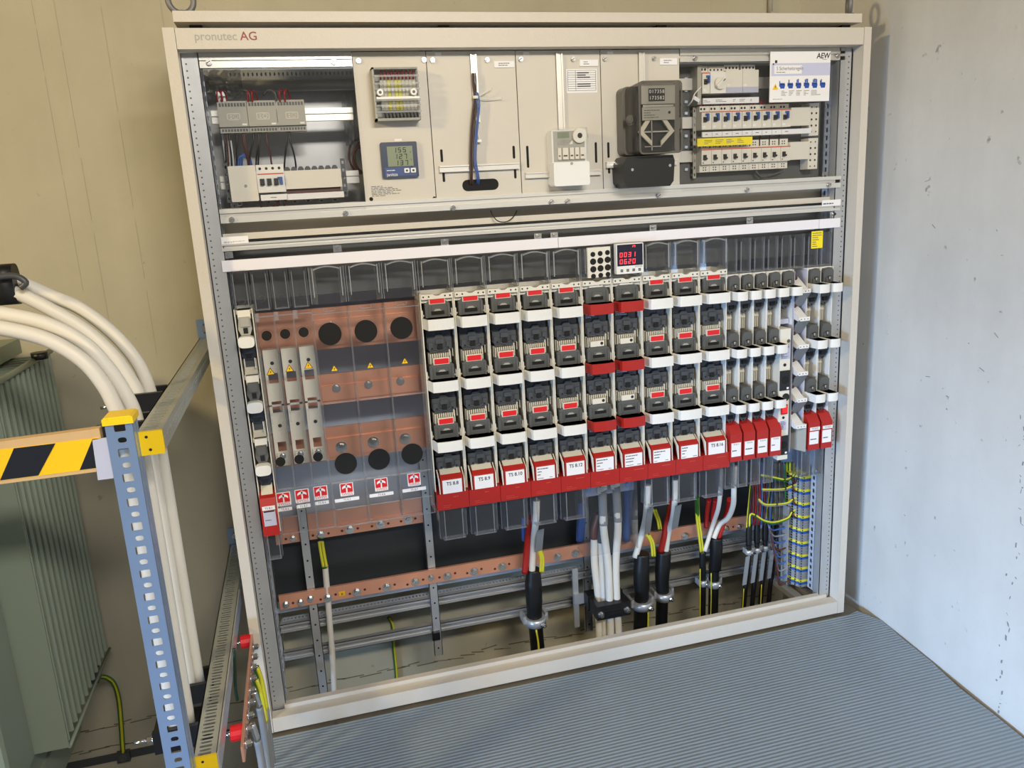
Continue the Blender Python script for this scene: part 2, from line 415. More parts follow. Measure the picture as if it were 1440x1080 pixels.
# beige panel between the meter field and the fuse field
bp = M().box(.06, W-.06, .14, .143, 1.47, 1.56); bp.box(.06, W-.06, .075, .143, 1.474, 1.4755); bp.box(.06, W-.06, .075, .0765, 1.474, 1.493)
bp.build('filler_panel', MT['panel'], cab)
# aluminium cover rails (grooved), each with its quarter-turn screws
def rail(z0, z1, x0, x1, y=.046, grooves=1, label=None):
    m = M(); h = z1-z0
    m.box(x0, x1, y+.010, y+.016, z0, z1)
    m.box(x0, x1, y, y+.012, z0, z0+h*.42); m.box(x0, x1, y, y+.012, z1-h*.30, z1); m.box(x0, x1, y+.006, y+.012, z0+h*.42, z1-h*.30)
    return m.build('cover_rail', MT['alu'], cab)
def screw(px, py, y, parent, r=.0075, bracket=False):
    c = at(px, py, y)
    s_ = M(); s_.cyl((c.x,y,c.z), (c.x,y-.006,c.z), r, 14); s_.cyl((c.x,y-.006,c.z), (c.x,y-.008,c.z), r*.7, 14)
    if bracket: s_.box(c.x-.013, c.x+.010, y, y+.002, c.z-.012, c.z+.008)
    o = s_.build('cover_screw', MT['steel'], parent)
    M().obox((c.x-r*.7,y-.0085,c.z-r*.45), (r*1.25,0,r*.75), (0,.001,0), (-r*.12,0,r*.2)).build('slot', MT['dgrey'], o)
r1 = rail(1.913, 1.940, .072, .458, .050); screw(294,88,.049,r1); screw(469.5,87,.049,r1); r1b = rail(1.913, 1.940, 1.4235, W-.055, .050); screw(977,82,.049,r1b); screw(1178,78,.049,r1b)
M().box(.072, .458, .052, .062, 1.9405, 1.951).build('cover_rail', MT['alu'], cab); M().box(1.4235, W-.055, .052, .062, 1.9405, 1.951).build('cover_rail', MT['alu'], cab)
r2 = rail(1.5215, 1.558, .072, W-.055, .044)
for p_ in ((326,309),(486,300),(637,292.5),(775,284),(798,283),(926,275),(1050,267),(1165,260)): screw(*p_, .043, r2)
r3 = rail(1.448, 1.4685, .065, W-.052, .046)
dk = M().box(.06, W-.06, .16, .163, 1.30, 1.47); dk.build('dark_liner', MT['dgrey'], cab)
bar = M().box(.062, W-.05, .066, .072, 1.37, 1.452).build('cover_bar', MT['glass'], cab)
for p_ in ((322,357),(475,348),(626,340),(757,332),(780,330.5),(919,320),(1055,309),(1172,301)): screw(*p_, .058, r3, .0065, True)
# white cover strip in three lengths
for a, b_, lb_ in ((.060,1.0165,'long white cover strip above the clear shrouds on the left half'),(1.018,1.918,'long white cover strip above the twelve-socket plate and the red digits'),(1.9195,1.999,'short white cover strip length above the yellow sticker')):
    o = M().box(a, b_, .044, .056, 1.3935, 1.4235).build('cover_strip', MT['strip']); tag(o, lb_, 'strip', 'white cover strips')
# small paper labels at both ends of the filler
a = rect((311,338),(349,335),(330,332.5),(330,343),.045)
l1 = M().box(a[0], a[1], .044, .0455, a[3], a[2]); o = l1.build('paper_label', MT['paper']); tag(o, 'small white printed label at the left end of the aluminium rails', 'label')
M().lines(a[0]+.006, a[1]-.006, a[3]+.003, a[2]-.012, .0438, 2).build('print', MT['print_'], o)
a = rect((1156,285),(1182,284),(1168,281),(1168,289.5),.045)
l1 = M().box(a[0], a[1], .044, .0455, a[3], a[2]); o = l1.build('paper_label', MT['paper']); tag(o, 'small white printed label at the right end of the aluminium rails', 'label')
M().lines(a[0]+.004, a[1]-.004, a[3]+.002, a[2]-.006, .0438, 1).build('print', MT['print_'], o)
o = M().tube([at(690,296,.07), at(694,305,.06), at(702,311.5,.055), at(713,311.5,.055), at(722,305,.06), at(727,296,.07)], .0016, 8, 6).build('wire_loop', MT['black']); tag(o, 'thin black wire loop hanging below the aluminium rail under the panels', 'wire')
# lifting eyes on the lid
for px, tilt in ((256.5,.1), (1193.5,1.05)):
    c = at(px, 18, .06); x = c.x; e = M()
    e.cyl((x,.06,2.041), (x,.06,2.05), .017, 16)
    R_ = .030; ux = math.cos(tilt); uy = math.sin(tilt)
    e.tube([(x+R_*math.cos(t)*ux, .06+R_*math.cos(t)*uy, 2.048+.028+R_*1.05*math.sin(t)) for t in [2*PI*i/20 for i in range(20)]], .0075, 10, 2, closed=True)
    e.build('lifting_eye', MT['lock'], cab)
# horizontal C rails and vertical steel strips inside the open bottom
def crail(z0, h, y, x0, x1):
    m = M(); m.box(x0, x1, y, y+.003, z0, z0+h); m.box(x0, x1, y-.018, y, z0+h-.002, z0+h); m.box(x0, x1, y-.018, y, z0, z0+.002)
    m.box(x0, x1, y-.018, y-.016, z0+h-.010, z0+h); m.box(x0, x1, y-.018, y-.016, z0, z0+.010)
    return m.build('mounting_rail', MT['galv'], cab)
cr = crail(.128, .034, .37, .062, 1.93); crail(.022, .034, .37, .062, 1.99)
M().perf((.07,.372,.1625), (0,1,0), (1,0,0), (0,0,1), .03, 1.84, .0125, [(.016,.007,True,0)], .0015).build('perforated_flange', MT['galvd'], cab)
def strip(px0, py0, px1, py1, w, y, z1, z0):
    a = at(px0,py0,y).x; m = M().box(a-w/2, a+w/2, y, y+.003, z0, z1); m.box(a-w/2, a-w/2+.002, y, y+.014, z0, z1); m.box(a+w/2-.002, a+w/2, y, y+.014, z0, z1)
    o = m.build('mounting_strip', MT['galv'], cab); h = M()
    z = z0+.03
    while z < z1: h.cyl((a,y-.0006,z), (a,y,z), .0035, 8); z += .06
    h.build('hole', MT['hole'], o, kind='stuff')
strip(429,760,0,0,.030,.335,.60,-.12); strip(604,760,0,0,.030,.335,.72,-.06)
strip(826,800,0,0,.028,.36,.5,-.1)
for x in (.03, W-.06):   # depth members under the shelf on both sides
    M().box(x, x+.03, .06, .42, -.003, .022).build('depth_brace', MT['galv'], cab)
M().obox((1.93,.37,.0), (.03,0,0), (0,-.30,0), (0,0,.022)).build('depth_brace', MT['galv'], cab)
M().box(W-.035, W-.02, .10, .40, .33, .35).build('depth_brace', MT['galv'], cab); M().box(W-.035, W-.02, .10, .40, .055, .075).build('depth_brace', MT['galv'], cab)
# ------------------------------------------------------------------ meter field: mounting panels
YP = .052
def panel(x0, x1, label, px_screws, px_lbl=None):
    t = thing('mounting_panel', label, 'panel', ((x0+x1)/2, YP, 1.548), 'grey mounting panels of the meter field')
    M().box(x0, x1, YP, YP+.006, 1.548, 1.949).build('sheet', MT['panel'], t)
    for p_ in px_screws: screw(*p_, YP, t, .0065)
    return t
p1 = panel(.460, .658, 'light grey mounting panel with the terminal box and square display meter', ((504,86),(596,84.5)))
p2 = panel(.6605, .913, 'light grey mounting panel with only a hanging wire bundle', ((608,85),(684.5,84.5)))
p3 = panel(.9155, 1.1685, 'light grey mounting panel with the white receiver and paper list', ((732,83.5),(805.5,83.5)))
p4 = panel(1.171, 1.4215, 'light grey mounting panel behind the black-capped meter', ((850,83),(919,82.5)))
# left bay pane and right bay pane
for x0, x1, lab in ((.074,.4575,'clear acrylic pane over the left bay with the grey modules'), (1.424,W-.055,'clear acrylic pane over the right bay with breaker rows')):
    o = M().box(x0, x1, .045, .0485, 1.53, 1.95).build('acrylic_pane', MT['glass']); tag(o, lab, 'pane')
# vertical steel strips on panels 2..4
for (t, l, r, tp, b) in ((p2,(661,80),(669.5,80),(665,76),(666,172)), (p3,(783,120),(792,120),(786,75),(790,182)), (p4,(898,85),(906,85),(901,74),(902,116))):
    a = rect(l, r, tp, b, YP-.004)
    m = M().box(a[0], a[0]+.004, YP-.008, YP, a[3], a[2]); m.box(a[1]-.004, a[1], YP-.008, YP, a[3], a[2]); m.box(a[0], a[1], YP-.003, YP, a[3], a[2])
    m.build('vertical_rail', MT['alu'], t)
# cross rails and long slots
def slot(t, px, py0, py1, w=.007):
    a, b = at(px,py0,YP), at(px,py1,YP); x = (a.x+b.x)/2
    M().prism(rpoly(x-w/2, x+w/2, b.z, a.z, w*.45), YP-.0006, YP, 'y').build('slot', MT['hole'], t)
for t, ss in ((p2,((621,210,228),(624,243,256),(722.5,205,223),(724.5,238,251))), (p3,((742,205,236),(838,200,229))), (p4,((855.5,200,222),(856.5,236,244)))):
    for s_ in ss: slot(t, *s_)
for t, l, r, tp, b in ((p2,(618,236),(730,230),(674,231),(674,240)), (p3,(739,247),(845,241),(800,240),(800,248)), (p4,(853,233),(952,227),(853,228),(853,236.5))):
    a = rect(l, r, tp, b, YP-.008); m = M()
    m.box(a[0], a[1], YP-.008, YP-.001, a[3], a[2]); m.box(a[0], a[1], YP-.012, YP-.007, a[2]-.004, a[2]); m.box(a[0], a[1], YP-.012, YP-.007, a[3], a[3]+.004)
    m.build('cross_rail', MT['alu'], t)
a = rect((650,260),(701,258),(675,252),(675,268),YP)
M().prism(rpoly(a[0], a[1], a[3], a[2], (a[2]-a[3])*.48), YP-.0008, YP, 'y').build('cable_opening', MT['hole'], p2)
for t, l, r, tp, b in ((p2,(695,90.5),(723,90),(709,86),(709,95)), (p3,(815,88.5),(841,88),(828,84),(828,93)), (p4,(928,87),(952,86.5),(940,82),(940,91))):
    a = rect(l, r, tp, b, YP-.002); m = M().box(a[0], a[1], YP-.003, YP, a[3], a[2]).build('name_plate', MT['paper'], t)
    M().lines(a[0]+.012, a[1]-.012, a[3]+.003, a[2]-.003, YP-.0032, 2).build('print', MT['print_'], m)
for t, px, py in ((p2,616,76), (p3,740,75.5), (p4,858,74.5)):
    c = at(px,py,YP); M().box(c.x-.009, c.x+.009, YP-.0006, YP, c.z-.003, c.z+.004).build('tag', MT['paper'], t)
for t, pts in ((p1,((522,280),(611,279))),):
    for px, py in pts:
        c = at(px,py,YP); M().cyl((c.x,YP,c.z), (c.x,YP-.0006,c.z), .0055, 12).build('hole', MT['hole'], t)
# printed notice on panel 1 and list on panel 3
a = rect((521,266),(565,264),(543,259.5),(543,277),YP)
o = M().box(a[0], a[1], YP-.0004, YP, a[3], a[2]).build('rating_label', MT['panel']); tag(o, 'small pale rating label with fine print below the square display meter', 'label')
M().lines(a[0]+.002, a[1]-.002, a[3]+.002, a[2]-.002, YP-.0006, 7, h=.4).build('print', MT['print_'], o)
a = rect((796.5,114),(839.5,114),(818,97),(818,130.5),YP)
o = M().box(a[0], a[1], YP-.0006, YP, a[3], a[2]).build('paper_list', MT['paper']); tag(o, 'white ruled paper list stuck on the panel above the white receiver', 'paper')
m = M(); n = 10
for i in range(n):
    z = a[3]+.006+(a[2]-a[3]-.010)*i/(n-1); m.box(a[0]+.004, a[1]-.004, YP-.0009, YP-.0006, z-.0005, z+.0005)
for x in (a[0]+.004, a[0]+.028, a[1]-.004): m.box(x-.0005, x+.0005, YP-.0009, YP-.0006, a[3]+.006, a[2]-.004)
for i, (u, w) in enumerate(((0,.55),(1,.4),(2,.6),(5,.62),(6,.62))):
    z = a[2]-.010-(a[2]-a[3]-.010)*u/(n-1); m.box(a[0]+.033, a[0]+.033+(a[1]-a[0])*w*.7, YP-.0009, YP-.0006, z-.0022, z+.0012)
m.build('print', MT['print_'], o)
# terminal box on panel 1
a = rect((524.5,130),(588,130),(556,95.5),(556,170),YP-.03)
t = thing('terminal_box', 'clear covered terminal box above the square display meter', 'terminal box', ((a[0]+a[1])/2,YP,a[3]))
M().box(a[0], a[1], YP-.012, YP, a[3], a[2]).build('base', MT['lgrey'], t)
f = M(); f.box(a[0], a[0]+.005, YP-.045, YP-.012, a[3], a[2]); f.box(a[0], a[1], YP-.045, YP-.012, a[2]-.005, a[2]); f.box(a[0], a[1], YP-.045, YP-.012, a[3], a[3]+.006)
f.build('frame', MT['lgrey'], t)
zc = (a[2]+a[3])/2; hh = (a[2]-a[3])
for k in range(10):
    x = a[0]+.020+k*.0098
    o = M().box(x, x+.009, YP-.030, YP-.012, zc-.040, zc+.038).build('terminal', (MT['ywire'] if k in (2,4,5) else MT['beige']), t)
    M().box(x+.002, x+.007, YP-.0305, YP-.030, zc+.008, zc+.016).build('marker', MT['white'], o)
w = M()
for k in range(10):
    x = a[0]+.0245+k*.0098; w.tube([(x,YP-.02,zc+.036), (x,YP-.030,zc+.05), (x+.002,YP-.02,zc+.066)], .0022, 6, 3)
w.build('wire', MT['rwire'], t)
w = M()
for k in range(10):
    x = a[0]+.0245+k*.0098; w.tube([(x,YP-.02,zc-.038), (x+.003,YP-.030,zc-.05), (x+.006,YP-.02,zc-.066)], .0026, 6, 3)
w.build('wire', MT['black'], t)
cv = M(); cv.box(a[0]+.004, a[1], YP-.048, YP-.045, a[3]+.002, a[2]-.002); cv.box(a[1]-.003, a[1], YP-.045, YP-.012, a[3], a[2]-.005)
lr_ = M()
for z in (zc+.045, zc+.026, zc+.012, zc-.016, zc-.030, zc-.046): lr_.box(a[0]+.004, a[1]+.002, YP-.052, YP-.048, z-.0025, z+.0025)
lr_.build('rim', MT['rim'], cv.build('clear_lid', MT['clear'], t))
M().box(a[0]+.006, a[1], YP-.0485, YP-.046, zc-.013, zc-.007).build('label_strip', MT['white'], t)
for x in (a[0]+.016, a[1]-.016):
    o = M().cyl((x,YP-.058,zc+.003), (x,YP-.045,zc+.003), .0085, 16).build('lid_screw', MT['white'], t); M().cyl((x,YP-.0585,zc+.003), (x,YP-.058,zc+.003), .004, 10).build('slot', MT['dgrey'], o)
# square display meter
a = rect((536.5,225),(587.5,223),(561,199.5),(561,250),YP-.012)
t = thing('display_meter', 'square navy panel meter with grey display reading 155 127 137', 'meter', ((a[0]+a[1])/2,YP,a[3]))
M().rbox(a[0], a[1], YP-.012, YP, a[3], a[2], .004).build('bezel', MT['navy'], t)
w_, h_ = a[1]-a[0], a[2]-a[3]
sx0, sx1, sz0, sz1 = a[0]+w_*.17, a[1]-w_*.13, a[3]+h_*.32, a[2]-h_*.12
M().box(sx0, sx1, YP-.0128, YP-.012, sz0, sz1).build('screen', MT['lcd'], t)
M().box(a[0]+w_*.07, a[1]-w_*.06, YP-.0124, YP-.012, a[3]+h_*.05, sz0-.002).build('button_field', mat('meter_blue', rgb(52,74,128), .45), t)
m = M(); dw, dh = .0088, .0132
for r_, s_ in enumerate(('155','127','137')):
    for k, ch in enumerate(s_): m.seg(ch, sx0+.016+k*.0135+r_*.0015, sz1-.0035-dh-r_*(sz1-sz0-.002)/3, dw, dh, YP-.0128, .0019)
for r_, s_ in enumerate(('v','v','a')): m.text('A' if r_ == 2 else 'a', sx1-.006, YP-.0128, sz1-.016-r_*.02, .008)
m.build('digits', MT['ink'], t)
m = M(); m.text('janitza', a[0]+w_*.11, YP-.0126, a[3]+h_*.095, .012, 'LEFT'); m.lines(a[0]+w_*.12, a[0]+w_*.45, a[3]+h_*.18, a[3]+h_*.25, YP-.0126, 1); m.build('lettering', MT['white'], t)
for k in (0,1):
    x = a[1]-w_*(.40-.18*k); o = M().rbox(x, x+w_*.14, YP-.0145, YP-.012, a[3]+h_*.13, a[3]+h_*.26, .002).build('button', MT['white'], t)
    M().box(x+w_*.04, x+w_*.10, YP-.0148, YP-.0145, a[3]+h_*.165, a[3]+h_*.22).build('symbol', MT['navy'], o)
c = at(560,197,YP); o = M().box(c.x-.010, c.x+.010, YP-.0006, YP, c.z-.0025, c.z+.003).build('tag_label', MT['paper']); tag(o, 'tiny white tag label just above the square display meter', 'label')
# hanging wire bundle on panel 2
wb = thing('wire_bundle', 'bundle of brown and blue wires hanging down the grey panel into an oval opening', 'wires', at(667,200,YP))
def wpath(pts, y): return [at(px,py,y+(p[0] if p else 0)) for px, py, *p in pts]
for dx, dy in ((0,0),(2.4,-.003),(-1.6,-.002)):
    M().tube(wpath([(666+dx,103),(667+dx,118),(668+dx*.5,136),(666.5+dx,158),(664+dx,190),(663+dx,225),(662.5+dx*.6,254),(663+dx,262,.03)], YP-.012+dy), .0022, 8, 5).build('wire', MT['dbrown'], wb)
for dx, dy in ((0,0),(2.4,-.003)):
    M().tube(wpath([(669+dx,130),(671+dx*1.4,145),(672+dx*.6,160),(668+dx,195),(667+dx,225),(671+dx,250),(670+dx,262,.03)], YP-.015+dy), .0023, 8, 5).build('wire', MT['bwire'], wb)
M().tube(wpath([(668,158),(671,175),(673,192),(675,199)], YP-.012), .0022, 6, 5).build('wire', MT['white'], wb)
c = at(672,198,YP-.013); M().box(c.x-.006, c.x+.010, YP-.017, YP-.012, c.z-.004, c.z+.003).build('marker', MT['white'], wb)
c = at(669.5,137,YP-.014)
ti = M().cyl((c.x-.001,c.y,c.z-.004), (c.x-.001,c.y,c.z+.004), .0085, 12)
ti.tube([c, at(680,131,YP-.02), at(692,124,YP-.016)], .0012, 6, 4); ti.tube([c, at(685,138.5,YP-.018), at(707,138,YP-.012)], .0012, 6, 4)
ti.build('cable_tie', MT['white'], wb)
# white receiver on panel 3
x0, x1, zt, zb = rect((777,215),(826,213),(800,180),(800,260),YP-.055)
zt = at(800,179.5,YP-.055).z; zb = at(805,261,YP-.055).z; x0 = at(777.5,220,YP-.055).x; x1 = at(827,220,YP-.055).x
t = thing('receiver', 'small white ripple-control receiver with a clear window on the third panel', 'receiver', ((x0+x1)/2,YP,zb))
w_, h_ = x1-x0, zt-zb
M().rbox(x0+.001, x1-.001, YP-.045, YP, zb+.004, zt-.004, .006).build('body', MT['white'], t)
M().rbox(x0-.001, x1+.001, YP-.062, YP-.02, zb, zb+h_*.415, .006).build('terminal_cover', MT['white'], t)
M().box(x0+.006, x1-.006, YP-.0455, YP-.044, zb+h_*.42, zt-.008).build('face_plate', MT['lgrey'], t)
M().rbox(x0, x1, YP-.060, YP-.0465, zb+h_*.42, zt, .006).build('clear_window', MT['clear'], t)
M().box(x0+w_*.16, x0+w_*.60, YP-.0465, YP-.0455, zb+h_*.72, zb+h_*.80).build('plate', MT['cream'], t)
M().box(x0+w_*.18, x0+w_*.50, YP-.0465, YP-.0455, zb+h_*.83, zb+h_*.93).build('plate', MT['lcd'], t)
m = M().cyl((x1-w_*.22,YP-.056,zb+h_*.86), (x1-w_*.22,YP-.0455,zb+h_*.86), w_*.19, 20); o = m.build('dial', MT['cream'], t)
M().cyl((x1-w_*.22,YP-.0565,zb+h_*.86), (x1-w_*.22,YP-.056,zb+h_*.86), w_*.07, 14).build('dial_hole', MT['ink'], o)
for k, (u, v_) in enumerate(((.16,.10),(.29,.17),(.49,.13),(.64,.13),(.79,.14))):
    o = M().box(x0+w_*u, x0+w_*(u+v_-.01), YP-.053, YP-.0455, zb+h_*.46, zb+h_*.66).build('relay', MT['cream'], t)
    M().box(x0+w_*(u+.02), x0+w_*(u+v_-.04), YP-.0534, YP-.053, zb+h_*.51, zb+h_*.535).build('lever', MT['brown'], o)
M().cyl(((x0+x1)/2,YP-.064,zb+h_*.385), ((x0+x1)/2,YP-.062,zb+h_*.385), .004, 12).build('seal_screw', MT['lgrey'], t)
# induction meter on panel 4
yf = YP-.115
x0 = at(901,170,yf).x; x1 = at(959.5,170,yf).x; zt = at(930,113,yf).z; zb = at(930,217,yf).z
xb0 = at(872.5,160,YP-.03).x
t = thing('electricity_meter', 'large grey smoked-glass electricity meter with black terminal cap', 'meter', ((x0+x1)/2,YP,zb-.07))
w_, h_ = x1-x0, zt-zb
M().rbox(xb0, x1-.004, YP-.045, YP, zb+.004, zt-.006, .016).build('back_case', MT['mbody'], t)
hd = M(); n = len(rpoly(0,1,0,1,.1)); A_ = rpoly(xb0+.008, x1-.004, zb+.008, zt-.008, .014); B_ = rpoly(x0-.004, x1, zb+.002, zt, .012)
hd.add([(p_[0],YP-.045,p_[1]) for p_ in A_]+[(p_[0],yf+.004,p_[1]) for p_ in B_], [(i,(i+1)%n,n+(i+1)%n,n+i) for i in range(n)], True)
hd.add([(p_[0],yf+.004,p_[1]) for p_ in B_], [tuple(range(n))])
hd.build('glass_hood', MT['msmoke'], t)
rim = M(); o_ = rpoly(x0-.004, x1, zb+.002, zt, .012); i_ = rpoly(x0, x1-.004, zb+.006, zt-.004, .010)
rim.add([(p_[0],yf,p_[1]) for p_ in o_]+[(p_[0],yf,p_[1]) for p_ in i_]+[(p_[0],yf+.006,p_[1]) for p_ in o_], [((i+1)%n,i,n+i,n+(i+1)%n) for i in range(n)]+[(i,(i+1)%n,2*n+(i+1)%n,2*n+i) for i in range(n)])
rim.build('hood_rim', MT['mbody'], t)
yi = yf+.022
M().box(x0+.004, x1-.004, yi+.02, yi+.022, zb+.01, zt-.01).build('inner_plate', MT['black'], t)
o = M().box(x0+w_*.10, x1-w_*.09, yi, yi+.004, zt-h_*.30, zt-h_*.05).build('register_plate', MT['lgrey'], t)
for k in (0,1):
    z = zt-h_*(.135+.085*k)
    q = M().box(x0+w_*.27, x0+w_*.66, yi-.001, yi, z-.009, z+.009).build('register', MT['ink'], o)
m = M()
for k in (0,1):
    z = zt-h_*(.135+.085*k)
    for i in range(6): m.text('0173582'[i+k], x0+w_*(.31+.063*i), yi-.001, z, .014)
m.build('numerals', MT['white'], t)
o = M().box(x0+w_*.12, x1-w_*.09, yi, yi+.004, zt-h_*.52, zt-h_*.345).build('rating_plate', MT['lgrey'], t)
M().lines(x0+w_*.16, x0+w_*.55, zt-h_*.5, zt-h_*.37, yi-.0002, 4).build('print', MT['print_'], o)
M().cyl((x1-w_*.23,yi-.001,zt-h_*.42), (x1-w_*.23,yi,zt-h_*.42), .004, 10).build('lens', MT['ink'], o)
M().box(x0+w_*.14, x1-w_*.09, yi+.002, yi+.006, zt-h_*.34, zt-h_*.31).build('rotor_disc', MT['steel'], t)
m = M(); zc = zb+h_*.325
for s_ in (1,-1):
    pc = x0+w_*.47; e_ = w_*.44*s_
    m.prism([(pc+e_,zc), (pc+e_*.5,zc+h_*.185), (pc+e_*.25,zc+h_*.185), (pc+e_*.72,zc), (pc+e_*.25,zc-h_*.13), (pc+e_*.25,zc-h_*.20)], yi+.004, yi+.010, 'y')
m.build('arrow_frame', MT['beige'], t)
m = M().box(x0+w_*.12, x0+w_*.82, yi+.008, yi+.010, zc-.002, zc+.002); m.box(x0+w_*.36, x0+w_*.38, yi+.008, yi+.010, zc-h_*.26, zc+h_*.18); m.box(x0+w_*.2, x0+w_*.6, yi+.008, yi+.010, zc-h_*.21, zc-h_*.20)
m.build('bracket', MT['steel'], t)
c = at(881,170,YP-.06); m = M().hexbolt((xb0+.012,YP-.075,c.z), (-.6,-1,0), .010, .012); m.build('hood_lock', MT['mbody'], t)
yt = YP-.085; tx0 = at(872,240,yt).x+.012; tx1 = at(949,240,yt).x; tz1 = at(912,219,yt).z; tz0 = at(912,263,yt).z
cap = M().prism([(tx0+.012,tz1), (tx1-.006,tz1), (tx1,tz1-.016), (tx1-.004,tz0+.014), (tx1-.016,tz0), (tx0+.014,tz0), (tx0,tz0+.016), (tx0-.002,tz1-.02)], yt, YP, 'y')
cap.build('terminal_cap', MT['black'], t)
for u in (.16,.90):
    M().cyl((tx0+(tx1-tx0)*u,yt-.002,tz1-(tz1-tz0)*(.42 if u < .5 else .34)), (tx0+(tx1-tx0)*u,yt,tz1-(tz1-tz0)*(.42 if u < .5 else .34)), .0042, 12).build('cap_screw', MT['steel'], t)
# ------------------------------------------------------------------ left bay
YD = .10
dr = M()
for z0 in (1.7845, 1.8035): dr.box(.078, .455, YD+.035, YD+.040, z0, z0+.0145); 
dr.box(.078, .455, YD+.041, YD+.044, 1.784, 1.818); dr.build('din_rail', MT['alu'], cab)
dr = M()
for z0 in (1.612, 1.632): dr.box(.078, .455, YD+.035, YD+.040, z0, z0+.0145)
dr.box(.078, .455, YD+.041, YD+.044, 1.611, 1.647); dr.build('din_rail', MT['alu'], cab)
upright(.093, .122, .16, .20, 1.47, 1.87, .105)
# three grey modules
for k in range(3):
    x0 = .0975+k*.0757; x1 = x0+.0745
    t = thing('interface_module', ['left one of the three grey modules on the upper rail of the left bay','middle one of the three grey modules on the upper rail of the left bay','right one of the three grey modules on the upper rail of the left bay'][k], 'module', ((x0+x1)/2,YD+.03,1.757), 'grey interface modules')
    M().box(x0, x1, YD, YD+.035, 1.772, 1.8215).build('housing', MT['lgrey'], t)
    for z0, z1 in ((1.8215,1.8385),(1.757,1.772)):
        o = M().box(x0, x1, YD+.010, YD+.035, z0, z1).build('terminal_row', MT['lgrey'], t)
        m = M()
        for i in range(9): m.box(x0+.004+i*.0077, x0+.0095+i*.0077, YD+.0096, YD+.010, z0+.003, z1-.005)
        m.build('terminal_opening', MT['mgrey'], o, kind='stuff')
    m = M(); cx0 = x0+.022; zz = 1.789
    for b_ in ((0,.033,0,.0015),(0,.033,.0155,.017),(0,.0015,0,.017),(.0315,.033,0,.017),(.008,.012,.004,.006),(.008,.012,.010,.012)): m.box(cx0+b_[0], cx0+b_[1], YD-.0004, YD, zz+b_[2], zz+b_[3])
    m.tube([(cx0+.022+.0055*math.cos(q), YD-.0002, zz+.0085+.0055*math.sin(q)) for q in [2*PI*i/12 for i in range(12)]], .0008, 6, 1, closed=True)
    m.build('symbol', MT['cream'], t)
    M().box(x1-.016, x1-.004, YD-.0006, YD, 1.775, 1.7795).build('tag', MT['paper'], t)
# wires around the modules
def wires(name, label, paths, material, r=.0024, group=None):
    c = paths[0][0]
    t = thing(name, label, 'wires', c, group)
    for p_ in paths: M().tube(p_, r, 8, 5).build('wire', material, t)
    return t
loops = []
for px in (306,312,349,355,394,401): loops.append([at(px,143,YD+.008), at(px-1,130,YD), at(px+2,126 if px > 390 else 128,YD+.02), at(px+6,135,YD+.05), at(px+8,150,YD+.06)])
wires('wire_loops', 'short dark red wire loops above the three grey modules', loops, MT['rwire'], .0022)
loops = [[at(px,py,YD+.008), at(px-3,130,YD+.003), at(px-12,127,YD+.02), at(px-18,134,YD+.04)] for px, py in ((389,142),(352,142))]
wires('wire_loops', 'two dark grey wire loops above the middle and right grey modules', loops, MT['dgrey'], .0024)
for ch, mt_, px_l, lab in (('a',MT['black'],((316,318),(322,326),(357,350),(364,360),(366,363),(404,400),(407,416),(333,333)),'black wires running from the grey modules down behind the breaker'),
                           ('b',MT['brown'],((319,321),(341,349),(343,351),(374,382)),'red-brown wires running from the grey modules down behind the breaker')):
    wires('wires', lab, [[at(a_,183,YD+.02), at(a_+(b_-a_)*.2,200,YD+.016), at(a_+(b_-a_)*.7,216,YD+.02), at(b_,232,YD+.035), at(b_,240,YD+.04)] for a_, b_ in px_l], mt_, .0024)
wires('wires', 'blue wires curling up behind the blank cover of the left bay', [[at(334+i*3,238,YD+.04), at(335+i*3,224-i,YD+.03), at(341+i*2,219-i*1.5,YD+.03), at(348+i*2,224,YD+.03), at(351+i*2,238,YD+.04)] for i in range(3)], MT['bwire'], .0026)
co = []
for i in range(4):
    r_ = .030+.004*i; c = at(507,225,YD+.08)
    co.append([(c.x+.012*math.sin(i)+r_*.75*math.cos(q), c.y+.01*i, c.z+r_*1.15*math.sin(q)+.004*i) for q in [2*PI*k/12+.5*i for k in range(12)]])
wires('wire_coil', 'coil of red-brown wire beside the edge of the display meter panel', co, MT['brown'], .003)
# lower row of the left bay: blank, breaker, blank strip
x0, x1 = .104, .1755
o = M().rbox(x0, x1, YD-.004, YD+.002, 1.576, 1.6705, .003).build('blank_cover', MT['cream']); tag(o, 'plain square blanking cover with one screw left of the triple breaker', 'cover')
M().cyl(((x0+x1)/2+.005,YD-.006,1.617), ((x0+x1)/2+.005,YD-.004,1.617), .004, 12).build('screw', MT['steel'], o)
def toggle(m, x, y, z, s_=1, up=True):
    m.box(x-.0055*s_, x+.0055*s_, y-.004, y, z-.008*s_, z+.008*s_); zz = z+(.004 if up else -.004)*s_
    m.box(x-.004*s_, x+.004*s_, y-.013, y-.004, zz-.003*s_, zz+.003*s_)
t = thing('circuit_breaker', 'three-pole breaker with three black toggles and one blue tab in the left bay', 'breaker', (.213,YD+.03,1.576))
x0, x1 = .1765, .2495
M().box(x0, x1, YD-.004, YD+.05, 1.597, 1.652).build('body', MT['white'], t); o = M().box(x0, x1, YD+.006, YD+.05, 1.652, 1.671).build('terminal_row', MT['white'], t)
M().box(x0+.002, x1-.002, YD-.0046, YD-.004, 1.6445, 1.6475).build('colour_band', MT['rline'], t)
m = M()
for i in range(4): m.cyl((x0+.010+i*.017,YD+.0055,1.661), (x0+.010+i*.017,YD+.006,1.661), .0038, 10)
m.build('terminal_screw', MT['ink'], o)
for i in range(3):
    m = M(); toggle(m, x0+.013+i*.0185, YD-.004, 1.625, 1.1, False); m.build('toggle', MT['black'], t)
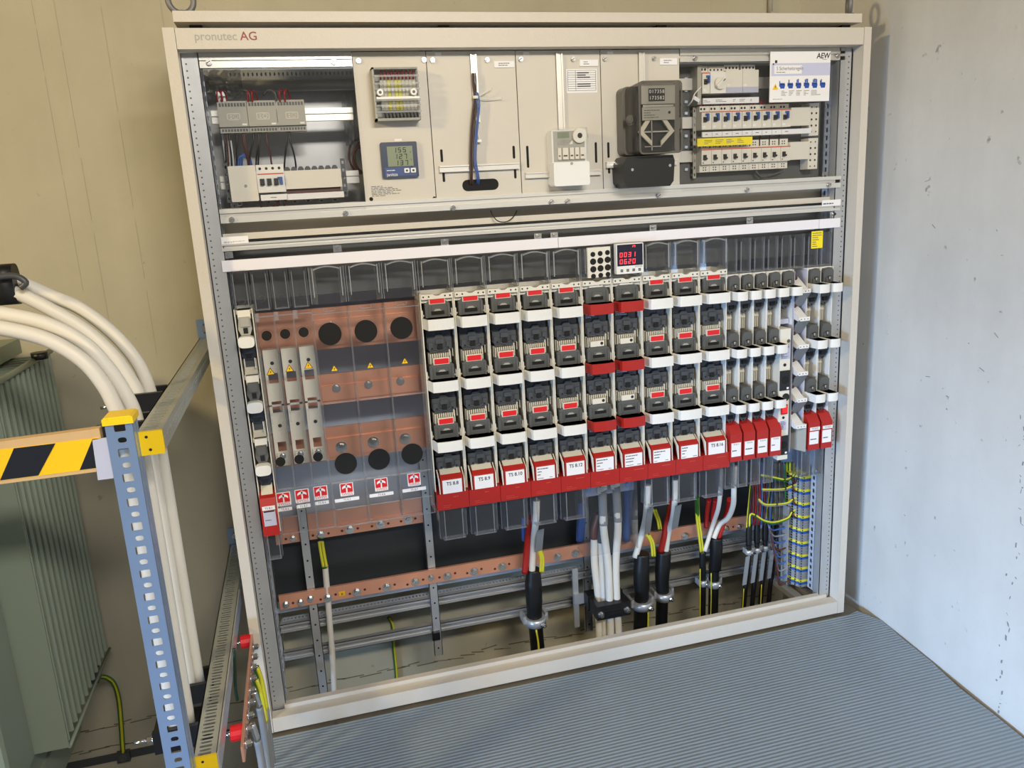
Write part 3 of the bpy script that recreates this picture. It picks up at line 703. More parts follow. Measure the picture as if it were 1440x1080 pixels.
m = M().box(x0+.059, x0+.067, YD-.012, YD-.004, 1.618, 1.634); m.box(x0+.054, x0+.067, YD-.010, YD-.004, 1.632, 1.637); m.build('test_tab', MT['blue'], t)
M().box(x0+.022, x0+.036, YD-.0046, YD-.004, 1.603, 1.610).build('tag', MT['paper'], t)
o = M().box(x0+.004, x1+.002, YD-.008, YD+.0, 1.5755, 1.591).build('label_holder', MT['paper'], t); M().lines(x0+.030, x0+.048, 1.580, 1.586, YD-.0082, 1).build('print', MT['print_'], o)
t = thing('blank_strip', 'long plain blanking strip over the free places right of the triple breaker', 'cover', (.325,YD+.03,1.57))
x0, x1 = .2505, .403
M().box(x0, x1, YD-.003, YD+.003, 1.603, 1.652).build('cover', MT['cream'], t); M().box(x0, x1+.002, YD-.008, YD, 1.574, 1.590).build('label_holder', MT['paper'], t)
M().box(x0, x1-.004, YD+.010, YD+.030, 1.590, 1.603).build('slot', MT['brown'], t)
m = M()
for i in range(8): m.prism([(x0+i*.0185,1.652), (x0+.016+i*.0185,1.652), (x0+.016+i*.0185,1.657), (x0+.012+i*.0185,1.663), (x0+.004+i*.0185,1.663), (x0+i*.0185,1.657)], YD+.012, YD+.03, 'y')
m.build('comb', MT['mgrey'], t)
for x0, px, lab in ((.091,0,'left'),(.405,0,'right')):
    o = M().perf((x0,YD+.016,1.575), (1,0,0), (0,0,1), (0,-1,0), .013, .105, .021, [(.006,.008,False,0)], .002).build('end_plate', MT['mgrey']); tag(o, 'dark perforated plate at the %s end of the lower left-bay breaker rail' % lab, 'bracket')
hk = []
for px, py in ((337,286),(414.5,282.5),(433.5,281.5),(452,281),(471,280)):
    c = at(px,py,YD+.02); m = M().box(c.x-.006, c.x+.006, YD+.018, YD+.03, c.z-.005, c.z+.007); o = m.build('clip', MT['lgrey'])
    M().box(c.x-.004, c.x+.004, YD+.0175, YD+.018, c.z-.004, c.z).build('slot', MT['hole'], o); hk.append(o)
for i, o in enumerate(hk): tag(o, '%s small clip from the left below the lower breaker rail of the left bay' % ORD[i], 'clip', 'clips below the left bay rail')
wires('wires', 'short brown and black wires coming out below the triple breaker', [[at(368+i*8,279,YD+.02), at(370+i*8+(i%3-1)*3,285,YD+.015), at(367+i*8,292,YD+.03)] for i in range(5)], MT['brown'], .0026)
# clear plastic film pieces left in the bay
for (l, r, tp, b, lab) in (((282,115),(340,115),(310,98),(310,140),'crumpled clear film behind the pane in the upper left corner'), ((482,160),(500,160),(490,132),(490,205),'crumpled clear film at the right edge of the left bay')):
    a = rect(l, r, tp, b, .2); m = M(); rnd = random.Random(3); nx, nz = 10, 8
    vs = [(a[0]+(a[1]-a[0])*i/nx, .2+rnd.uniform(-.012,.012), a[3]+(a[2]-a[3])*j/nz) for j in range(nz+1) for i in range(nx+1)]
    vs2 = [(v[0],v[1]+.002,v[2]) for v in vs]; q = (nx+1)*(nz+1)
    fs = [(j*(nx+1)+i, j*(nx+1)+i+1, (j+1)*(nx+1)+i+1, (j+1)*(nx+1)+i) for j in range(nz) for i in range(nx)]
    m.add(vs+vs2, fs+[tuple(k+q for k in f[::-1]) for f in fs]); o = m.build('plastic_film', MT['shroud']); tag(o, lab, 'film')
# ------------------------------------------------------------------ right bay
YR = .085
bd = M().box(1.426, W-.075, .135, .138, 1.56, 1.912); o = bd.build('bay_liner', MT['dgrey'], cab)
lb = M()
for i in range(9):
    z = 1.60+i*.034; lb.box(1.478, 1.488, .126, .135, z, z+.008)
    lb.box(1.449, 1.459, .126, .135, z+.01, z+.016)
lb.build('clip_ladder', MT['galvd'], cab)
dr = M()
for z0 in (1.626, 1.728, 1.842): dr.box(1.434, 1.93, .120, .126, z0, z0+.034)
dr.build('din_rail', MT['alu'], cab)
def mcb(x0, x1, zt, zb, kind, label, group):
    t = thing('circuit_breaker', label, 'breaker', ((x0+x1)/2,YR+.04,zb), group); h = zt-zb; g = .0006
    M().box(x0+g, x1-g, YR-.004, YR+.045, zb+h*.25 if kind == 'plain' else zb, zt-h*.24).build('body', MT['cream'], t)
    o = M().box(x0+g, x1-g, YR+.010, YR+.045, zt-h*.24, zt).build('terminal_row', MT['cream'], t); m = M()
    if kind == 'plain':
        for i in (0,1):
            for j in (0,1): m.cyl((x0+.014+i*.008,YR+.0095,zt-h*.08-j*h*.08), (x0+.014+i*.008,YR+.010,zt-h*.08-j*h*.08), .0022, 8)
        m.box(x0, x0+.004, YR+.0095, YR+.01, zt-h*.2, zt)
        q = M().box(x0+g, x1-g, YR+.010, YR+.045, zb, zb+h*.25).build('terminal_row', MT['cream'], t); m2 = M()
        for i in (0,1):
            for j in (0,1): m2.cyl((x0+.014+i*.008,YR+.0095,zb+h*.07+j*h*.08), (x0+.014+i*.008,YR+.010,zb+h*.07+j*h*.08), .0022, 8)
        m2.build('terminal_screw', MT['ink'], q)
    else:
        for i in (0,1): m.cyl((x0+.006+i*.011,YR+.0095,zt-h*.12), (x0+.006+i*.011,YR+.010,zt-h*.12), .0036, 10)
    m.build('terminal_screw', MT['ink'], o)
    M().box(x0+g, x1-g, YR-.0048, YR-.004, zt-h*.285, zt-h*.25).build('colour_band', MT['rline'], t)
    zc = zb+h*(.42 if kind == 'blue' else .48)
    m = M(); toggle(m, x0+.011, YR-.004, zc, .95, kind != 'plain'); m.build('toggle', MT['black'], t)
    if kind == 'blue':
        m = M().box(x0+.0175, x0+.0235, YR-.012, YR-.004, zc-.004, zc+.017); m.box(x0+.013, x0+.0235, YR-.010, YR-.004, zc+.012, zc+.018); m.build('test_tab', MT['blue'], t)
        M().box(x0+.004, x0+.014, YR-.0046, YR-.004, zb+h*.07, zb+h*.17).build('tag', MT['paper'], t)
    else: M().box(x0+.004, x0+.008, YR-.0046, YR-.004, zb+h*.29, zb+h*.32).build('marking', MT['ink'], t)
    return t
# row 1
RX = 1.5135
o = M().box(1.50, 1.5125, YR+.0, YR+.05, 1.795, 1.908).build('end_block', MT['lgrey']); tag(o, 'grey end block left of the rotary switch row', 'bracket')
mcb(RX, RX+.0265, 1.907, 1.826, 'blue', 'breaker with blue tab left of the rotary switch in the top row', 'breakers beside the rotary switch')
t = thing('rotary_switch', 'grey modular switch with a round rotary knob in the top breaker row', 'switch', (RX+.05,YR+.04,1.826))
x0, x1 = RX+.0275, RX+.081
M().box(x0, x1, YR-.004, YR+.045, 1.826, 1.888).build('body', MT['white'], t); o = M().box(x0, x1, YR+.010, YR+.045, 1.888, 1.906).build('terminal_row', MT['cream'], t)
m = M()
for i in range(4): m.cyl((x0+.008+i*.0125,YR+.0095,1.896), (x0+.008+i*.0125,YR+.010,1.896), .003, 10)
m.build('terminal_screw', MT['ink'], o)
o = M().cyl(((x0+x1)/2+.004,YR-.004,1.855), ((x0+x1)/2+.004,YR-.014,1.855), .018, 22).build('knob', MT['cream'], t)
M().obox(((x0+x1)/2-.010,YR-.020,1.842), (.026,0,.022), (0,.006,0), (-.004,0,.005)).build('grip', MT['white'], o)
M().obox(((x0+x1)/2+.010,YR-.0206,1.859), (.007,0,.006), (0,.0006,0), (-.0015,0,.0018)).build('pointer', MT['ink'], o)
for k, (u0, u1) in enumerate(((.082,.1395),(.1405,.196))):
    x0, x1 = RX+u0, RX+u1
    t = thing('relay_module', ['pale relay module directly right of the rotary switch','pale relay module at the right end of the rotary switch row'][k], 'module', ((x0+x1)/2,YR+.04,1.826), 'relay modules')
    M().box(x0, x1, YR-.002, YR+.045, 1.843, 1.893).build('body', MT['cream'], t); M().box(x0, x1, YR-.003, YR+.045, 1.826, 1.843).build('lower_band', MT['gw'], t)
    o = M().box(x0, x1-.006, YR+.010, YR+.045, 1.893, 1.910).build('terminal_row', MT['cream'], t); m = M()
    for i in range(4): m.cyl((x0+.007+i*.012,YR+.0095,1.901), (x0+.007+i*.012,YR+.010,1.901), .0036, 10)
    m.build('terminal_screw', MT['ink'], o); M().box(x0+.004, x0+.014, YR-.0026, YR-.002, 1.846, 1.852).build('tag', MT['paper'], t)
o = M().box(RX+.002, RX+.196, YR-.006, YR+.0, 1.795, 1.812).build('label_holder', MT['paper']); tag(o, 'white label strip below the rotary switch row', 'label')
m = M()
for u, w in ((.005,.022),(.045,.038),(.105,.010),(.128,.028),(.165,.012)): m.lines(RX+u, RX+u+w, 1.799, 1.808, YR-.0062, 2)
m.build('print', MT['print_'], o)
# rows 2 and 3
def xrow(i): return 1.5115+i*.0352
for i in range(9):
    mcb(xrow(i), xrow(i+1), 1.7905, 1.7195, 'blue', '%s from left in the row of nine breakers with blue tabs' % ORD[i], 'nine breakers with blue tabs')
for i in range(9):
    mcb(xrow(i), xrow(i+1), 1.684, 1.592, 'plain', '%s from left in the bottom row of nine breakers with plain black toggles' % ORD[i], 'nine breakers with plain black toggles')
o = M().box(1.513, 1.902, YR-.006, YR, 1.697, 1.7125).build('label_holder', MT['paper']); tag(o, 'long white label strip below the breakers with blue tabs', 'label'); m = M()
for i in range(9): m.box(xrow(i)-.0003, xrow(i)+.0003, YR-.0063, YR-.006, 1.698, 1.712); m.lines(xrow(i)+.012, xrow(i)+.024, 1.702, 1.708, YR-.0062, 1)
m.build('print', MT['print_'], o)
for z1, z0, lab in ((1.778,1.722,'plain blank cover right of the breakers with blue tabs'), (1.672,1.617,'plain blank cover right of the bottom breaker row')):
    o = M().box(1.829, 1.899, YR-.002, YR+.03, z0, z1).build('blank_cover', MT['cream']); tag(o, lab, 'cover', 'blank covers of the right bay')
for z1, z0, lab in ((1.790,1.690,'white terminal block column right of the upper blank cover'), (1.682,1.585,'white terminal block column right of the lower blank cover')):
    t = thing('terminal_block', lab, 'terminals', (1.92,YR+.04,z0), 'terminal block columns of the right bay')
    M().box(1.9, 1.936, YR+.004, YR+.045, z0, z1).build('body', MT['cream'], t); m = M()
    for i in (0,1):
        for j in range(5): m.cyl((1.909+i*.017,YR+.0035,z1-.012-j*.019), (1.909+i*.017,YR+.004,z1-.012-j*.019), .0024 if j in (0,4) else .0034, 8)
    m.build('terminal_screw', MT['ink'], t)
x0, x1, zt, zb = rect((978,200),(1055,196),(1016,190),(1016,205),.062)
zt = 1.6925; zb = 1.669
o = M().box(1.486, 1.677, .060, .0625, zb, zt).build('yellow_label', MT['ycard']); tag(o, 'yellow warning label strip across the left of the lower breaker rows', 'label')
m = M()
for k in range(4): m.lines(1.510+k*.038, 1.538+k*.038, zb+.005, zt-.004, .0598, 3)
m.build('print', MT['print_'], o)
o = M().perf((1.500,YR+.03,1.575), (1,0,0), (0,0,1), (0,-1,0), .011, .215, .0215, [(.005,.008,False,0)], .02).build('end_plate', MT['lgrey']); tag(o, 'grey end plate along the left ends of both lower breaker rows', 'bracket')
wires('wires', 'dark red wires above the row of breakers with blue tabs', [[(xrow(i)+.006+j*.011,YR+.02,1.789), (xrow(i)+.006+j*.011,YR+.012,1.797), (xrow(i)+.012+j*.012,YR+.03,1.805)] for i in range(9) for j in (0,1)], MT['rwire'], .003)
wires('wires', 'brown wires dropping between the two lower breaker rows', [[(xrow(i)+.012,YR+.03,1.713), (xrow(i)+.013,YR+.024,1.70), (xrow(i)+.014,YR+.03,1.682)] for i in range(4,9)], MT['brown'], .003)
wires('wires', 'dark wires looping under the lower terminal block column of the right bay', [[at(1062,238,YR+.02), at(1070,248,YR+.02), at(1085,246,YR+.03), at(1102,240,YR+.03)], [at(1060,240,YR+.03), at(1072,251,YR+.03), at(1095,249,YR+.03)]], MT['dgrey'], .003)
o = M().tube([at(986,122,YR-.004), at(977,132,YR-.01), at(973,142,YR-.01), at(967,149,YR+.01)], .0018, 8, 5).build('cable_tag', MT['white']); tag(o, 'white cord with a small tag hanging left of the rotary switch row', 'tag')
c = at(979.5,141,YR-.012); M().obox((c.x-.010,c.y,c.z+.003), (.018,0,-.010), (0,.0012,0), (.004,0,.010)).build('paper_tag', MT['paper'], o)
# safety poster
yq = .040; x0, x1, z0, z1 = 1.7225, 1.9355, 1.7905, 1.938; w_, h_ = x1-x0, z1-z0
o = M().box(x0, x1, yq, yq+.003, z0, z1).build('safety_poster', MT['poster']); tag(o, 'white safety rules poster with six blue hands in the top right corner', 'poster')
M().box(x0+w_*.02, x1, yq-.0003, yq, z0+h_*.52, z0+h_*.77).build('band', MT['lilac'], o)
M().box(x0+w_*.065, x0+w_*.52, yq-.0006, yq-.0003, z0+h_*.56, z0+h_*.73).build('title_box', MT['poster'], o)
m = M().text('5 Sicherheitsregeln', x0+w_*.10, yq-.0006, z0+h_*.665, .0150, 'LEFT', sx=.82); m.lines(x0+w_*.10, x0+w_*.38, z0+h_*.575, z0+h_*.61, yq-.0007, 1)
for k in range(5): m.lines(x0+w_*(.19+.125*k), x0+w_*(.29+.125*k+(.06 if k == 4 else 0)), z0+h_*.12, z0+h_*.235, yq-.0002, 4)
m.lines(x0+w_*.05, x0+w_*.28, z0+h_*.05, z0+h_*.075, yq-.0002, 1); m.build('print', MT['print_'], o)
m = M().text('AEW', x0+w_*.875, yq, z0+h_*.905, .0225, sx=.95, shear=.12, bold=.02); m.lines(x0+w_*.86, x0+w_*.96, z0+h_*.825, z0+h_*.845, yq-.0002, 1)
m.box(x0+w_*.075, x0+w_*.11, yq-.0008, yq, z0+h_*.775, z0+h_*.83); m.box(x0+w_*.04, x0+w_*.06, yq-.0008, yq, z0+h_*.74, z0+h_*.77); m.build('logo', MT['ink'], o)
m = M().prism([(x0+w_*.04,z0+h_*.25), (x0+w_*.135,z0+h_*.25), (x0+w_*.0875,z0+h_*.37)], yq-.0004, yq, 'y'); q = m.build('warning_triangle', MT['tapey'], o)
M().prism([(x0+w_*.094,z0+h_*.345), (x0+w_*.078,z0+h_*.305), (x0+w_*.088,z0+h_*.305), (x0+w_*.080,z0+h_*.265), (x0+w_*.098,z0+h_*.315), (x0+w_*.088,z0+h_*.315)], yq-.0007, yq-.0004, 'y').build('bolt_symbol', MT['ink'], q)
for k in range(6):
    cx_ = x0+w_*(.205+.136*k); zz = z0+h_*.27; m = M(); u = w_*.011
    m.prism([(cx_-3.6*u,zz+3*u), (cx_-3*u,zz), (cx_+3*u,zz), (cx_+4*u,zz+4.4*u), (cx_+3.4*u,zz+6*u), (cx_-3.4*u,zz+6*u)], yq-.0004, yq, 'y')
    n_up = (0,1,2,3,4,1)[k]
    for f_ in range(4): m.box(cx_+(-3.3+1.75*f_)*u, cx_+(-1.95+1.75*f_)*u, yq-.0004, yq, zz+5*u, zz+(11+.8*(f_ in (1,2)) if f_ < n_up else 7)*u)
    m.box(cx_-4.7*u, cx_-3.5*u, yq-.0004, yq, zz+2.5*u, zz+(9.5 if k in (0,5) else 7)*u)
    m.build('hand_symbol', MT['hand'], o)
# ------------------------------------------------------------------ fuse switch strips, wide (100 mm)
def shroud(x0, x1, z0, z1, parent, name, upper=True, y=.028, r=.016, mt='shroud'):
    """moulded clear terminal cover: bulged front, chamfered sides, rim"""
    m = M(); t = .0018; e = .0015; d = .055; g = M()
    out = [(x0+e,y+d), (x0+e,y+.016), (x0+e+r,y), (x1-e-r,y), (x1-e,y+.016), (x1-e,y+d)]
    inn = [(x0+e+t,y+d), (x0+e+t,y+.016+t), (x0+e+r+t,y+t), (x1-e-r-t,y+t), (x1-e-t,y+.016+t), (x1-e-t,y+d)]
    m.prism(out+inn[::-1], z0, z1, 'z')
    if upper:   # arched head
        xm = (x0+x1)/2; n = 8; w = (x1-x0)/2-e-r*.8
        arc = [(xm-w+2*w*i/n, z1-.004+.0075*math.sin(PI*i/n)) for i in range(n+1)]
        g.prism(arc+[(p[0],p[1]-.0035) for p in arc[::-1]], y-.002, y+.02, 'y')
        for sx in (-1,1): g.box(xm+sx*(w+.003)-.0012, xm+sx*(w+.003)+.0012, y-.002, y+.003, z0+.02, z1-.002)
    else:
        g.box(x0+e+r*.6, x1-e-r*.6, y-.003, y+.02, z0, z0+.0035)
        for sx in (x0+e+r, x1-e-r): g.box(sx-.0012, sx+.0012, y-.002, y+.002, z0, z1-.01)
    for a in (x0+e, x1-e-.0018): g.box(a, a+.0018, y+.015, y+.019, z0, z1)
    o = m.build(name, MT[mt], parent); g.build('rim', MT['rim' if upper else 'rimd'], o); return o
ZH = (1.2185, 1.0335, .8485)
def bail(x0, x1, z0, z1, yf, yb, th=.004):
    n = 10; o_, i_ = [], []
    for k in range(n+1):
        u = k/n; x = x0+(x1-x0)*u; e = abs(2*u-1)
        y = yf+(yb-yf)*(max(0,e-.80)/.20)**1.2*.9+.006*e*e
        o_.append((x,y)); i_.append((min(max(x,x0+th*.9),x1-th*.9), y+th))
    o_ = [(x0,yb)]+o_+[(x1,yb)]; i_ = [(x0+th,yb)]+i_+[(x1-th,yb)]
    return M().prism(o_+i_[::-1], z0, z1, 'z')
def wide_strip(i, label, card, redh=False):
    X = .5865+.0995*i; p = .0995
    t = thing('fuse_switch_strip', label, 'fuse switch', (X+p/2,.1,.63), 'wide fuse switch strips')
    hs = M()
    for a in (X+.0006, X+p-.0036): hs.box(a, a+.003, .040, .145, .635, 1.289)
    hs.box(X+.003, X+p-.003, .142, .145, .635, 1.289); hs.box(X+.003, X+p-.003, .048, .14, 1.262, 1.275)
    for z in ZH:
        for a, s_ in ((X+.0036,1), (X+p-.0036,-1)): hs.box(a, a+s_*.008, .050, .062, z+.004, z+.008); hs.box(a, a+s_*.004, .046, .060, z-.004, z+.022)
    hs.build('housing', MT['cream'], t)
    tp = M().prism([(X+.004,1.273), (X+p-.004,1.273), (X+p-.004,1.288), (X+.066,1.288), (X+.056,1.282), (X+.046,1.282), (X+.036,1.288), (X+.004,1.288)], .034, .046, 'y')
    tpo = tp.build('top_plate', MT['cream'], t); m = M()
    for u in (.010,.026,.074,.089): m.cyl((X+u,.0335,1.2805), (X+u,.034,1.2805), .0026, 8)
    m.build('hole', MT['ink'], tpo)
    M().box(X+.004, X+p-.004, .128, .130, .66, 1.27).build('inner_back', MT['hole'], t)
    for k, z in enumerate(ZH):
        # carrier with grip slot
        b = M().prism([(X+.013,z+.040), (X+.024,z+.047), (X+.076,z+.047), (X+.087,z+.040), (X+.087,z-.004), (X+.013,z-.004)], .040, .085, 'y')
        b.prism([(X+.030,z+.008), (X+.070,z+.008), (X+.066,z+.034), (X+.034,z+.034)], .037, .042, 'y'); b.box(X+.014, X+.086, .004, .042, z-.022, z-.001)
        for a in (X+.0135, X+.0795): b.box(a, a+.007, .036, .042, z-.002, z+.036)
        bo = b.build('fuse_carrier', MT['dgrey'], t)
        so = .009+.003*k; q = M().box(X+.031, X+.069, .0355, .0372, z+so, z+so+.010); q.build('grip_slot', MT['hole'], bo)
        q = M().prism([(X+.038,z+so+.010), (X+.062,z+so+.010), (X+.056,z+so+.0155), (X+.044,z+so+.0155)], .0362, .0372, 'y'); q.build('symbol', MT['lgrey'], bo)
        # indicator tab
        if not (redh):
            zt = z+.0455 if k else z+.041
            M().box(X+.026, X+.074, .038, .045, zt-.002, zt+.018).build('tab_frame', MT['cream'], t)
            M().box(X+.0285, X+.0715, .0365, .0385, zt+.0, zt+.0155).build('indicator_tab', MT['rtab'], t)
        else:
            o = M().box(X+.026, X+.070, .040, .047, z+.046, z+.064).build('indicator_frame', MT['cream'], t)
            M().cyl((X+.062,.0395,z+.056), (X+.062,.040,z+.056), .005, 10).build('hole', MT['ink'], o)
        # bail handle
        bail(X+.004, X+p-.002, z-.032, z, -.004, .044).build('handle', MT['red'] if redh else MT['white'], t)
        # viewing window and lower latch
        w = M().box(X+.013, X+.087, .062, .07, z-.066, z-.030); w.box(X+.016, X+.040, .059, .064, z-.062, z-.036); w.box(X+.060, X+.084, .059, .064, z-.062, z-.036)
        wo = w.build('viewing_window', MT['smoke'], t)
        if redh: M().lines(X+.018, X+.060, z-.050, z-.036, .0588, 3, h=.5).build('print', MT['lilac'], wo)
        l = M().prism([(X+.013,z-.062), (X+.036,z-.062), (X+.042,z-.054), (X+.058,z-.054), (X+.064,z-.062), (X+.087,z-.062), (X+.087,z-.094), (X+.078,z-.106), (X+.022,z-.106), (X+.013,z-.094)], .050, .080, 'y')
        l.box(X+.016, X+.030, .044, .052, z-.098, z-.076); l.box(X+.070, X+.084, .044, .052, z-.098, z-.076); l.box(X+.038, X+.062, .044, .052, z-.080, z-.066)
        l.prism([(X+.020,z-.088), (X+.050,z-.098), (X+.080,z-.088), (X+.080,z-.092), (X+.050,z-.103), (X+.020,z-.092)], .045, .052, 'y')
        lo = l.build('latch', MT['mgrey'], t)
        q = M().box(X+.0425, X+.0575, .0425, .0445, z-.097, z-.082)
        q.cyl((X+.026,.0435,z-.093), (X+.026,.044,z-.093), .0032, 8); q.cyl((X+.074,.0435,z-.093), (X+.074,.044,z-.093), .0032, 8); q.box(X+.047, X+.054, .0494, .0502, z-.105, z-.099)
        q.build('catch', MT['hole'], lo)
        # ribs of the fuse blade shield
        if k < 2:
            r_ = M().box(X+.016, X+.084, .062, .085, z-.142, z-.108)
            for j in range(10): r_.box(X+.0185+j*.0066, X+.0218+j*.0066, .050, .064, z-.140, z-.110)
            r_.box(X+.076, X+.079, .044, .05, z-.118, z-.100); r_.box(X+.087, X+.089, .05, .06, z-.122, z-.098)
            r_.build('blade_shield', MT['beige'], t)
    # bottom end: beige block, red frame with card, red base
    M().prism([(.050,.752), (.085,.752), (.085,.738), (.026,.738)], X+.019, X+.081, 'x').build('end_block', MT['beige'], t)
    for a in (X+.0115, X+.0885): M().prism([(.05,.748), (.016,.725), (.012,.680), (.016,.680), (.030,.722), (.056,.744)], a-.0014, a+.0014, 'x').build('side_clip', MT['cream'], t)
    fr = M().prism([(.026,.738), (.014,.728), (.012,.68), (.05,.68), (.05,.738)], X+.016, X+.084, 'x'); fr.build('red_frame', MT['red'], t)
    ca = M().box(X+.020, X+.080, .0105, .012, .681, .724).build('label_card', MT['paper'], t)
    m = M()
    if card: m.text(card, X+.051, .0104, .7115, .0155, sx=.95, bold=.02)
    else:
        for j in range(3): m.lines(X+.023, X+(.066,.060,.048)[j], .7135-.0095*j, .7205-.0095*j, .0104, 1, h=.42)
        m.lines(X+.023, X+.050, .6835, .6885, .0104, 1); m.lines(X+.062, X+.078, .6835, .6885, .0104, 1)
    m.build('lettering', MT['ink'], ca)
    bs = M().prism([(.010,.681), (.060,.681), (.10,.681), (.10,.628), (.013,.628)], X+.0006, X+p-.0006, 'x'); bo = bs.build('base_cover', MT['red'], t)
    m = M().lines(X+.05, X+.085, .665, .672, .0101, 1); m.lines(X+.018, X+.060, .634, .646, .011, 2, h=.25); m.build('embossed_print', MT['rline'], bo)
    shroud(X, X+p, 1.290, 1.386, t, 'upper_shroud')
    if not redh: shroud(X+.004, X+p-.004, .522, .628, t, 'lower_shroud', False, .030)
    return t
cards = ['TS 8.8','TS 8.9','TS 8.10',None,'TS 8.12',None,None,None,None,'TS 8.16']
labs = ['wide fuse strip with white handles and card TS 8.8, beside the clear reserve covers',
        'wide fuse strip with white handles and card TS 8.9',
        'wide fuse strip with white handles and card TS 8.10',
        'wide fuse strip with small-print card between TS 8.10 and TS 8.12',
        'wide fuse strip with white handles and card TS 8.12, beside the red-handled pair',
        'left one of the two wide fuse strips with red handles',
        'right one of the two wide fuse strips with red handles',
        'wide fuse strip with white handles directly right of the red-handled pair',
        'wide fuse strip with white handles, second right of the red-handled pair',
        'wide fuse strip with white handles and card TS 8.16, beside the narrow strips']
for i in range(10): wide_strip(i, labs[i], cards[i], i in (5,6))
# display plate and red digit meter above the red-handled pair
a0 = at(814,372,.015); x0, x1 = 1.087, 1.172; z0, z1 = 1.296, 1.388
t = thing('test_socket_plate', 'cream plate with twelve round black sockets above the left red-handled strip', 'socket plate', ((x0+x1)/2,.02,z0))
M().prism([(x0-.004,z0), (x1+.012,z0), (x1+.010,z1-.03), (x1+.006,z1), (x0,z1), (x0-.008,z1-.035)], .026, .034, 'y').build('cover', MT['shroud'], t)
M().box(x0+.012, x1, .016, .026, z0+.002, z1).build('plate', MT['cream'], t)
for r_ in range(4):
    for c_ in range(3):
        x = x0+.0285+.0235*c_; z = z1-.020-(0,.0215,.0445,.0655)[r_]+.0012*c_; rad = .0075 if r_ in (0,3) else .0096
        M().cyl((x,.0145,z), (x,.016,z), rad, 20).build('socket', MT['hole'], t)
x0, x1 = 1.187, 1.276; z0, z1 = 1.303, 1.394
t = thing('digital_meter', 'white framed digital meter with glowing red digits 0031 and 0620', 'meter', ((x0+x1)/2,.02,z0))
M().rbox(x0-.004, x1+.004, .024, .06, z0-.006, z1+.002, .008).build('housing', MT['clear'], t)
M().rbox(x0, x1, .006, .024, z0, z1, .003).build('front_frame', MT['white'], t)
M().box(x0+.003, x1-.003, .0052, .006, z0+.024, z1-.003).build('display', MT['ledbg'], t)
m = M(); dw, dh = .0115, .0185
for r_, s_ in enumerate(('0031','0620')):
    for k, ch in enumerate(s_): m.seg(ch, x0+.010+k*.0140, z1-.0405-r_*.0205, .0092, .0140, .0052, .0019)
m.seg('n', x0+.052, z1-.0185, .0088, .0115, .0052, .0019); m.build('digits', MT['led'], t)
for k in range(4):
    x = x0+.013+k*.0195; o = M().box(x, x+.008, .0052, .006, z0+.006, z0+.014).build('button', MT['mgrey'], t); M().box(x+.002, x+.006, .0049, .0052, z0+.009, z0+.0112).build('symbol', MT['lgrey'], o)
m = M().text('JANITZA', x1-.016, .006, z0+.0195, .006); m.build('lettering', MT['print_'], t)
